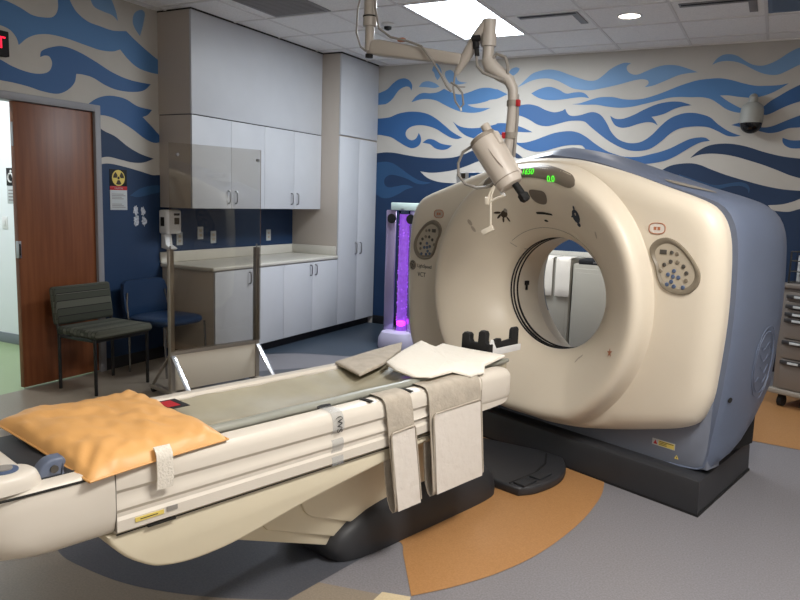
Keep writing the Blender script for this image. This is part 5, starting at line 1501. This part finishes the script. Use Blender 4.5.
def slot_vent(x, y, w, label, rz=0):
    t = thing('slot_vent', label, 'vent', (x, y, H), rz, 'ceiling slot vents')
    b = BM(); box(b, (-w/2, -0.05, -0.008), (w/2, 0.05, -0.001), 0.002); obj('frame', b, M['vent'], t)
    b = BM(); box(b, (-w/2 + 0.015, -0.032, -0.0095), (w/2 - 0.015, 0.004, -0.007)); obj('slot', b, M['vent_dark'], t)
    b = BM(); box(b, (w/2 - 0.06, -0.05, -0.009), (w/2, 0.36, -0.002), 0.002); obj('deflector', b, M['vent'], t)
    return t
slot_vent(-1.83, 6.03, 0.50, 'dark slot vent in the ceiling just right of the light panel')
slot_vent(-0.55, 6.10, 0.54, 'slot vent in the ceiling toward the upper right corner')
def grille(x0, x1, y0, y1, label, m, nm='air_grille'):
    cx, cy = (x0+x1)/2, (y0+y1)/2
    t = thing(nm, label, 'vent', (cx, cy, H))
    b = BM(); box(b, (x0-cx, y0-cy, -0.008), (x1-cx, y1-cy, -0.001), 0.002); obj('frame', b, m, t)
    b = BM()
    n = 16
    for k in range(n):
        y_ = y0 - cy + 0.03 + (y1 - y0 - 0.06)*k/n
        box(b, (x0-cx+0.03, y_, -0.011), (x1-cx-0.03, y_ + 0.016, -0.008))
    obj('louvres', b, m, t)
grille(-4.03, -3.46, 4.68, 5.28, 'grey louvred return grille in the ceiling over the wall cabinets', M['vent'])
grille(-0.21, 0.43, 5.96, 6.55, 'blue-grey square grille at the upper right edge of the ceiling', mat('grille_blue', '#6d7e94', 0.6))
t = thing('ceiling_sensor', 'small white ceiling sensor behind the injector column', 'sensor', (-3.22, 5.83, H))
b = BM(); lathe(b, [(0.06, -0.001), (0.06, -0.02), (0.04, -0.03)], None, 20); obj('base', b, M['white'], t)
b = BM(); lathe(b, [(0.035, -0.03), (0.032, -0.05), (0.01, -0.06)], None, 16); obj('lens', b, M['vent_dark'], t)

# dome camera on the far wall
t = thing('dome_camera', 'grey dome security camera mounted high on the mural wall', 'camera', (-0.295, YF, 2.40))
b = BM(); tube(b, [(0, -0.001, 0.13), (0, -0.05, 0.13), (0, -0.09, 0.13), (0, -0.105, 0.12), (0, -0.105, 0.06)], 0.038, 14); obj('bracket', b, M['dome_shell'], t)
b = BM(); lathe(b, [(0.05, 0.085), (0.085, 0.06), (0.097, 0.02), (0.097, -0.10)], Matrix.Translation((0, -0.105, 0)), 28); obj('shell', b, M['dome_shell'], t)
b = BM(); lathe(b, [(0.094, -0.10)] + [(0.094*math.cos(a), -0.10 - 0.094*math.sin(a)) for a in (PI/2*k/8 for k in range(1, 9))], Matrix.Translation((0, -0.105, 0)), 28); obj('dome', b, M['smoke'], t, 60)

# ------------------------------------------------------------------ bubble column behind the scanner
t = thing('bubble_tube', 'purple glowing bubble column with mirror panels left of the scanner', 'bubble tube', (-3.355, 6.5, 0))
b = BM()
rings = []
for z_, s in ((0, 1.0), (0.02, 1.02), (0.10, 1.0), (0.16, 0.86), (0.175, 0.7)):
    rings.append(ringv(b, [(0.19*s*math.copysign(abs(math.cos(a))**0.6, math.cos(a)), 0.2*s*math.copysign(abs(math.sin(a))**0.6, math.sin(a)), z_) for a in (2*PI*k/32 for k in range(32))]))
loft(b, rings); obj('base', b, mat('lilac_white_base', '#c8c2dc', 0.45), t)
b = BM(); lathe(b, [(0.05, 0.17), (0.05, 1.36)], Matrix.Translation((0.02, 0, 0)), 24); obj('water_column', b, M['bubble'], t)
b = BM(); lathe(b, [(0.062, 0.16), (0.062, 1.42)], Matrix.Translation((0.02, 0, 0)), 24, cap=False); obj('clear_tube', b, M['glass'], t)
b = BM()
for k in range(46):
    bz = 0.25 + 1.05*rnd.random(); a = 2*PI*rnd.random(); r_ = 0.052
    bmesh.ops.create_icosphere(b, subdivisions=1, radius=0.004 + 0.006*rnd.random(), matrix=Matrix.Translation((0.02 + r_*math.cos(a), r_*math.sin(a), bz)))
o2 = obj('bubbles', b, mat('bubble_lilac', '#d9b8ff', 0.2, emit='#b060ff', estr=0.8), t); o2['kind'] = 'stuff'
b = BM(); lathe(b, [(0.02, 0.22), (0.045, 0.235), (0.045, 0.27), (0.02, 0.285)], Matrix.Translation((0.03, -0.03, 0)), 16); obj('lamp', b, M['glow'], t)
b = BM(); box(b, (-0.17, -0.012, 0.15), (-0.065, 0.012, 1.40), 0.01, T=Matrix.Rotation(0.25, 4, 'Z')); obj('mirror_panel', b, M['mirror'], t)
b = BM(); box(b, (0.10, -0.012, 0.15), (0.22, 0.012, 1.40), 0.01, T=Matrix.Rotation(-0.25, 4, 'Z')); obj('mirror_panel', b, M['mirror'], t)
b = BM(); box(b, (-0.11, -0.06, 1.40), (0.21, 0.08, 1.475), 0.008); obj('cap', b, mat('pale_cap', '#c9dcd8', 0.5), t)
for x_ in (-0.09, 0.125):
    b = BM(); lathe(b, [(0.048, 0), (0.048, 0.012)], Matrix.Translation((x_, -0.065, 1.315)) @ Matrix.Rotation(PI/2, 4, 'X'), 24); obj('clamp_disc', b, M['black'], t)

# ------------------------------------------------------------------ cabinets and towels seen through the bore
b = BM(); box(b, (-2.8, YF - 0.022, 0.93), (-0.9, YF, 1.022), 0.003); struct('trim_6', b, M['counter'])
def low_cab(name, x0, x1, y0, y1, z1, label, cat, doors):
    t = thing(name, label, cat, ((x0+x1)/2, (y0+y1)/2, 0))
    hx, hy = (x1-x0)/2, (y1-y0)/2
    b = BM(); box(b, (-hx, -hy + 0.02, 0.02), (hx, hy, z1), 0.003); obj('body', b, M['laminate_warm'], t)
    b = BM(); box(b, (-hx + 0.02, -hy + 0.06, 0.0), (hx - 0.02, hy - 0.02, 0.02)); obj('plinth', b, M['rubber_base'], t)
    for a, c in doors:
        b = BM(); box(b, (-hx + a, -hy, 0.04), (-hx + c, -hy + 0.018, z1 - 0.04), 0.004)
        d_ = obj('door', b, M['laminate_warm'], t)
        b = BM(); box(b, (-hx + a + 0.03, -hy - 0.004, 0.08), (-hx + c - 0.03, -hy, z1 - 0.08), 0.002); obj('door_panel', b, M['laminate_warm'], d_)
    return t
low_cab('linen_cabinet', -2.50, -1.735, 6.98, 7.54, 0.975, 'pale linen cabinet behind the scanner with two towels hanging over its front', 'cabinet', [(0.01, 0.755)])
low_cab('supply_cabinet', -1.715, -0.95, 6.95, 7.54, 0.94, 'pale door cabinet behind the scanner, right of the hanging towels', 'cabinet', [(0.01, 0.755)])
first = None
for x_, lab in ((-1.985, 'white towel hanging over the cabinet behind the scanner, left of the pair'), (-1.812, 'white towel hanging over the cabinet behind the scanner, right of the pair')):
    if first is None:
        b = BM()
        rows = []
        for y_, z_ in ((0.30, 0.006), (0.12, 0.008), (0.015, 0.012), (-0.012, 0.004), (-0.02, -0.03), (-0.024, -0.15), (-0.022, -0.28), (-0.026, -0.365)):
            rows.append([b.verts.new((0.071*(2*j/8 - 1), y_ - 0.004*noise.noise(V((j*0.8, z_*14, 0))), z_ + (0.006*noise.noise(V((j*0.6, 3, 9))) if z_ < -0.3 else 0))) for j in range(9)])
        for r0, r1 in zip(rows, rows[1:]):
            for j in range(8):
                b.faces.new((r0[j], r0[j+1], r1[j+1], r1[j]))
        r = bmesh.ops.extrude_face_region(b, geom=b.faces[:])
        for v in r['geom']:
            if isinstance(v, bmesh.types.BMVert): v.co += V((0, -0.006, 0.008))
        bmesh.ops.recalc_face_normals(b, faces=b.faces[:])
        first = obj('towel', b, M['cloth_white'], None, 60)
        first.location = (x_, 6.98, 0.977)
        tag(first, lab, 'towel', 'towels on the cabinet behind the scanner')
    else:
        c_ = first.copy(); C.objects.link(c_); c_.location = (x_, 6.98, 0.977); c_['label'] = lab
t = thing('equipment_tray', 'black equipment tray on the cabinet behind the scanner', 'tray', (-1.43, 7.05, 0.941))
b = BM(); box(b, (-0.24, -0.08, 0), (0.24, 0.25, 0.045), 0.008); obj('tray', b, M['black'], t)
b = BM(); box(b, (-0.1, -0.083, 0.012), (0.06, -0.078, 0.03), 0.002); obj('silver_strip', b, M['steel'], t)

# ------------------------------------------------------------------ drawer cart at the right edge
CA = math.radians(26)
t = thing('drawer_cart', 'taupe metal drawer cart on casters at the right edge of the photo', 'cart', (0.075, 6.22, 0), -CA)
b = BM(); box(b, (0.0, 0.02, 0.12), (0.66, 0.50, 0.93), 0.004); obj('body', b, M['steel_cart'], t)
b = BM(); box(b, (-0.015, -0.01, 0.93), (0.675, 0.52, 0.965), 0.008); obj('top', b, M['steel_cart'], t)
b = BM(); box(b, (-0.03, -0.02, 0.105), (0.69, 0.53, 0.145), 0.012); obj('bumper', b, M['grey_plastic'], t)
z1 = 0.905
for hgt in (0.075, 0.06, 0.06, 0.17, 0.155, 0.24):
    b = BM(); box(b, (0.05, 0.0, z1 - hgt + 0.006), (0.63, 0.021, z1 - 0.003), 0.003)
    dr = obj('drawer', b, M['steel_cart'], t)
    zz = (z1 - 0.03) if hgt < 0.1 else (z1 - 0.018)
    b = BM(); box(b, (0.05, -0.022, zz - 0.022), (0.63, 0.001, zz + 0.008), 0.006); obj('handle', b, M['cart_dark'], dr)
    b = BM(); box(b, (0.11, -0.0235, zz - 0.016), (0.19, -0.021, zz + 0.002), 0.0005); obj('drawer_label', b, M['paper'], dr)
    z1 -= hgt
for x_ in (0.06, 0.60):
    for y_ in (0.06, 0.45):
        b = BM(); tube(b, [(x_ - 0.018, y_, 0.045), (x_ + 0.018, y_, 0.045)], 0.045, 18); box(b, (x_ - 0.024, y_ - 0.02, 0.045), (x_ + 0.024, y_ + 0.02, 0.092), 0.004); obj('caster', b, M['black'], t)
def on_cart(x, y, z): return V((0.075, 6.22, z)) + V((math.cos(CA), -math.sin(CA), 0))*x + V((math.sin(CA), math.cos(CA), 0))*y
t = thing('wire_rack', 'dark wire rack with a leaning back frame standing on the drawer cart', 'rack', on_cart(0.03, 0.16, 0.9655), -CA)
b = BM()
for y_ in (-0.12, 0.12):
    for x_ in (0.0, 0.5):
        tube(b, [(x_, y_, 0), (x_, y_, 0.24)], 0.007, 6)
for z_ in (0.008, 0.09, 0.17, 0.24):
    tube(b, [(0, -0.12, z_), (0.5, -0.12, z_), (0.5, 0.12, z_), (0, 0.12, z_), (0, -0.12, z_)], 0.005, 6)
for k in range(1, 12):
    tube(b, [(0.5*k/12, -0.12, 0.008), (0.5*k/12, -0.12, 0.24)], 0.0025, 5)
obj('wire_basket', b, M['black_metal'], t)
b = BM()
tube(b, [(0.02, 0.10, 0.24), (0.075, 0.10, 0.74)], 0.016, 8); tube(b, [(0.46, 0.10, 0.24), (0.42, 0.10, 0.74)], 0.016, 8); tube(b, [(0.075, 0.10, 0.74), (0.42, 0.10, 0.74)], 0.014, 8)
tube(b, [(0.05, 0.10, 0.50), (0.44, 0.10, 0.50)], 0.012, 8)
obj('back_frame', b, M['grey_plastic'], t)
for k, (x_, z_, w_, d_, h_, m_, lab, nm) in enumerate(((0.20, 0.0, 0.16, 0.14, 0.20, 'paper', 'grey carton standing in the wire rack on the cart', 'carton'),
                                                    (0.40, 0.0, 0.14, 0.14, 0.16, 'black', 'black box standing in the wire rack on the cart', 'box'))):
    t = thing(nm, lab, 'box', on_cart(0.03 + x_ - 0.09, 0.16, 0.978 + z_), -CA)
    b = BM(); box(b, (-w_/2, -d_/2, 0), (w_/2, d_/2, h_), 0.004); obj('body', b, M[m_], t)
    b = BM(); box(b, (-w_/2 + 0.02, -d_/2 - 0.001, 0.04), (w_/2 - 0.03, -d_/2 + 0.001, h_ - 0.05)); obj('face_label', b, M['vent'], t)
t = thing('glove_box_holder', 'wire holder of pale glove boxes hung on the rack frame above the cart', 'glove box', on_cart(0.235, 0.215, 1.32), -CA)
for k in range(2):
    b = BM(); box(b, (-0.17, -0.045, -0.02 + k*0.13), (0.15, 0.02, 0.095 + k*0.13), 0.004); g_ = obj('glove_box', b, M['paper'] if k else M['cloth_panel'], t)
    b = BM(); box(b, (-0.07, -0.047, 0.02 + k*0.13), (0.06, -0.044, 0.06 + k*0.13), 0.002); obj('opening', b, M['vent_dark'], g_)

# ------------------------------------------------------------------ light
def area(name, loc, sx, sy, power, col, tgt=None, spread=180):
    l = bpy.data.lights.new(name, 'AREA')
    l.shape = 'RECTANGLE'; l.size = sx; l.size_y = sy
    l.energy = power; l.color = col; l.spread = math.radians(spread)
    o = bpy.data.objects.new(name, l)
    o.location = loc
    if tgt is not None:
        o.rotation_euler = (V(tgt) - V(loc)).to_track_quat('-Z', 'Y').to_euler()
    C.objects.link(o)
    return o
troffer(0.06, 0.64, 1.40, 2.67, 'warm rectangular ceiling light panel above the near side of the patient table')
area('troffer_lamp', (0.35, 2.035, H - 0.012), 0.56, 1.25, 104, (1.0, 0.94, 0.86))
area('troffer_lamp', (-2.51, 5.965, H - 0.012), 0.57, 1.25, 76, (0.90, 0.955, 1.0))
WARM = (1.0, 0.95, 0.89)
SPOTS = [(-1.2, 0.6, 9), (1.3, 3.6, 3), (-1.22, 6.28, 4), (0.6, -0.6, 12)]
for k, (x, y, e) in enumerate(SPOTS):
    if k != 2:
        downlight(x, y, ('round downlight in the ceiling over the control end of the table',
                         'round downlight in the ceiling right of the scanner', '', 'round downlight in the ceiling behind the viewer')[k])
    l = bpy.data.lights.new('downlight_lamp', 'AREA')
    l.shape = 'DISK'; l.size = 0.17; l.energy = e; l.color = WARM; l.spread = math.radians(150)
    o = bpy.data.objects.new('downlight_lamp', l); o.location = (x, y, H - 0.012); C.objects.link(o)
b = BM(); t = thing('hall_light', 'white ceiling light panel in the corridor', 'ceiling light', (-6.5, 3.2, H)); box(b, (-0.6, -0.3, -0.006), (0.6, 0.3, -0.001)); obj('diffuser', b, M['hall_lamp'], t)
area('hall_lamp', (-6.5, 3.2, H - 0.012), 1.15, 0.55, 45, (0.95, 0.98, 1.0))

w = bpy.data.worlds.new('World'); bpy.context.scene.world = w
w.use_nodes = True
w.node_tree.nodes['Background'].inputs[0].default_value = (0.6, 0.65, 0.75, 1)
w.node_tree.nodes['Background'].inputs[1].default_value = 0.05

# ------------------------------------------------------------------ camera
def cam_axes(yaw, pitch, roll):
    f = V((-math.sin(yaw)*math.cos(pitch), math.cos(yaw)*math.cos(pitch), -math.sin(pitch)))
    r = V((math.cos(yaw), math.sin(yaw), 0)); u = r.cross(f)
    c, s = math.cos(roll), math.sin(roll)
    return r*c + u*s, u*c - r*s, f
r_, u_, f_ = cam_axes(0.47696, 0.1378, 0.03158)
cd = bpy.data.cameras.new('camera'); cam = bpy.data.objects.new('camera', cd); C.objects.link(cam)
mw = Matrix((r_, u_, -f_)).transposed().to_4x4(); mw.translation = V((0, 0, 1.5))
cam.matrix_world = mw
cd.sensor_width = 36; cd.sensor_fit = 'HORIZONTAL'; cd.lens = 719.3/800*36; cd.clip_start = 0.02
sc = bpy.context.scene
sc.camera = cam
vs_ = sc.view_settings
vs_.view_transform = 'Standard'; vs_.look = 'None'; vs_.gamma = 1.0; vs_.use_curve_mapping = False
vs_.exposure = 0.0
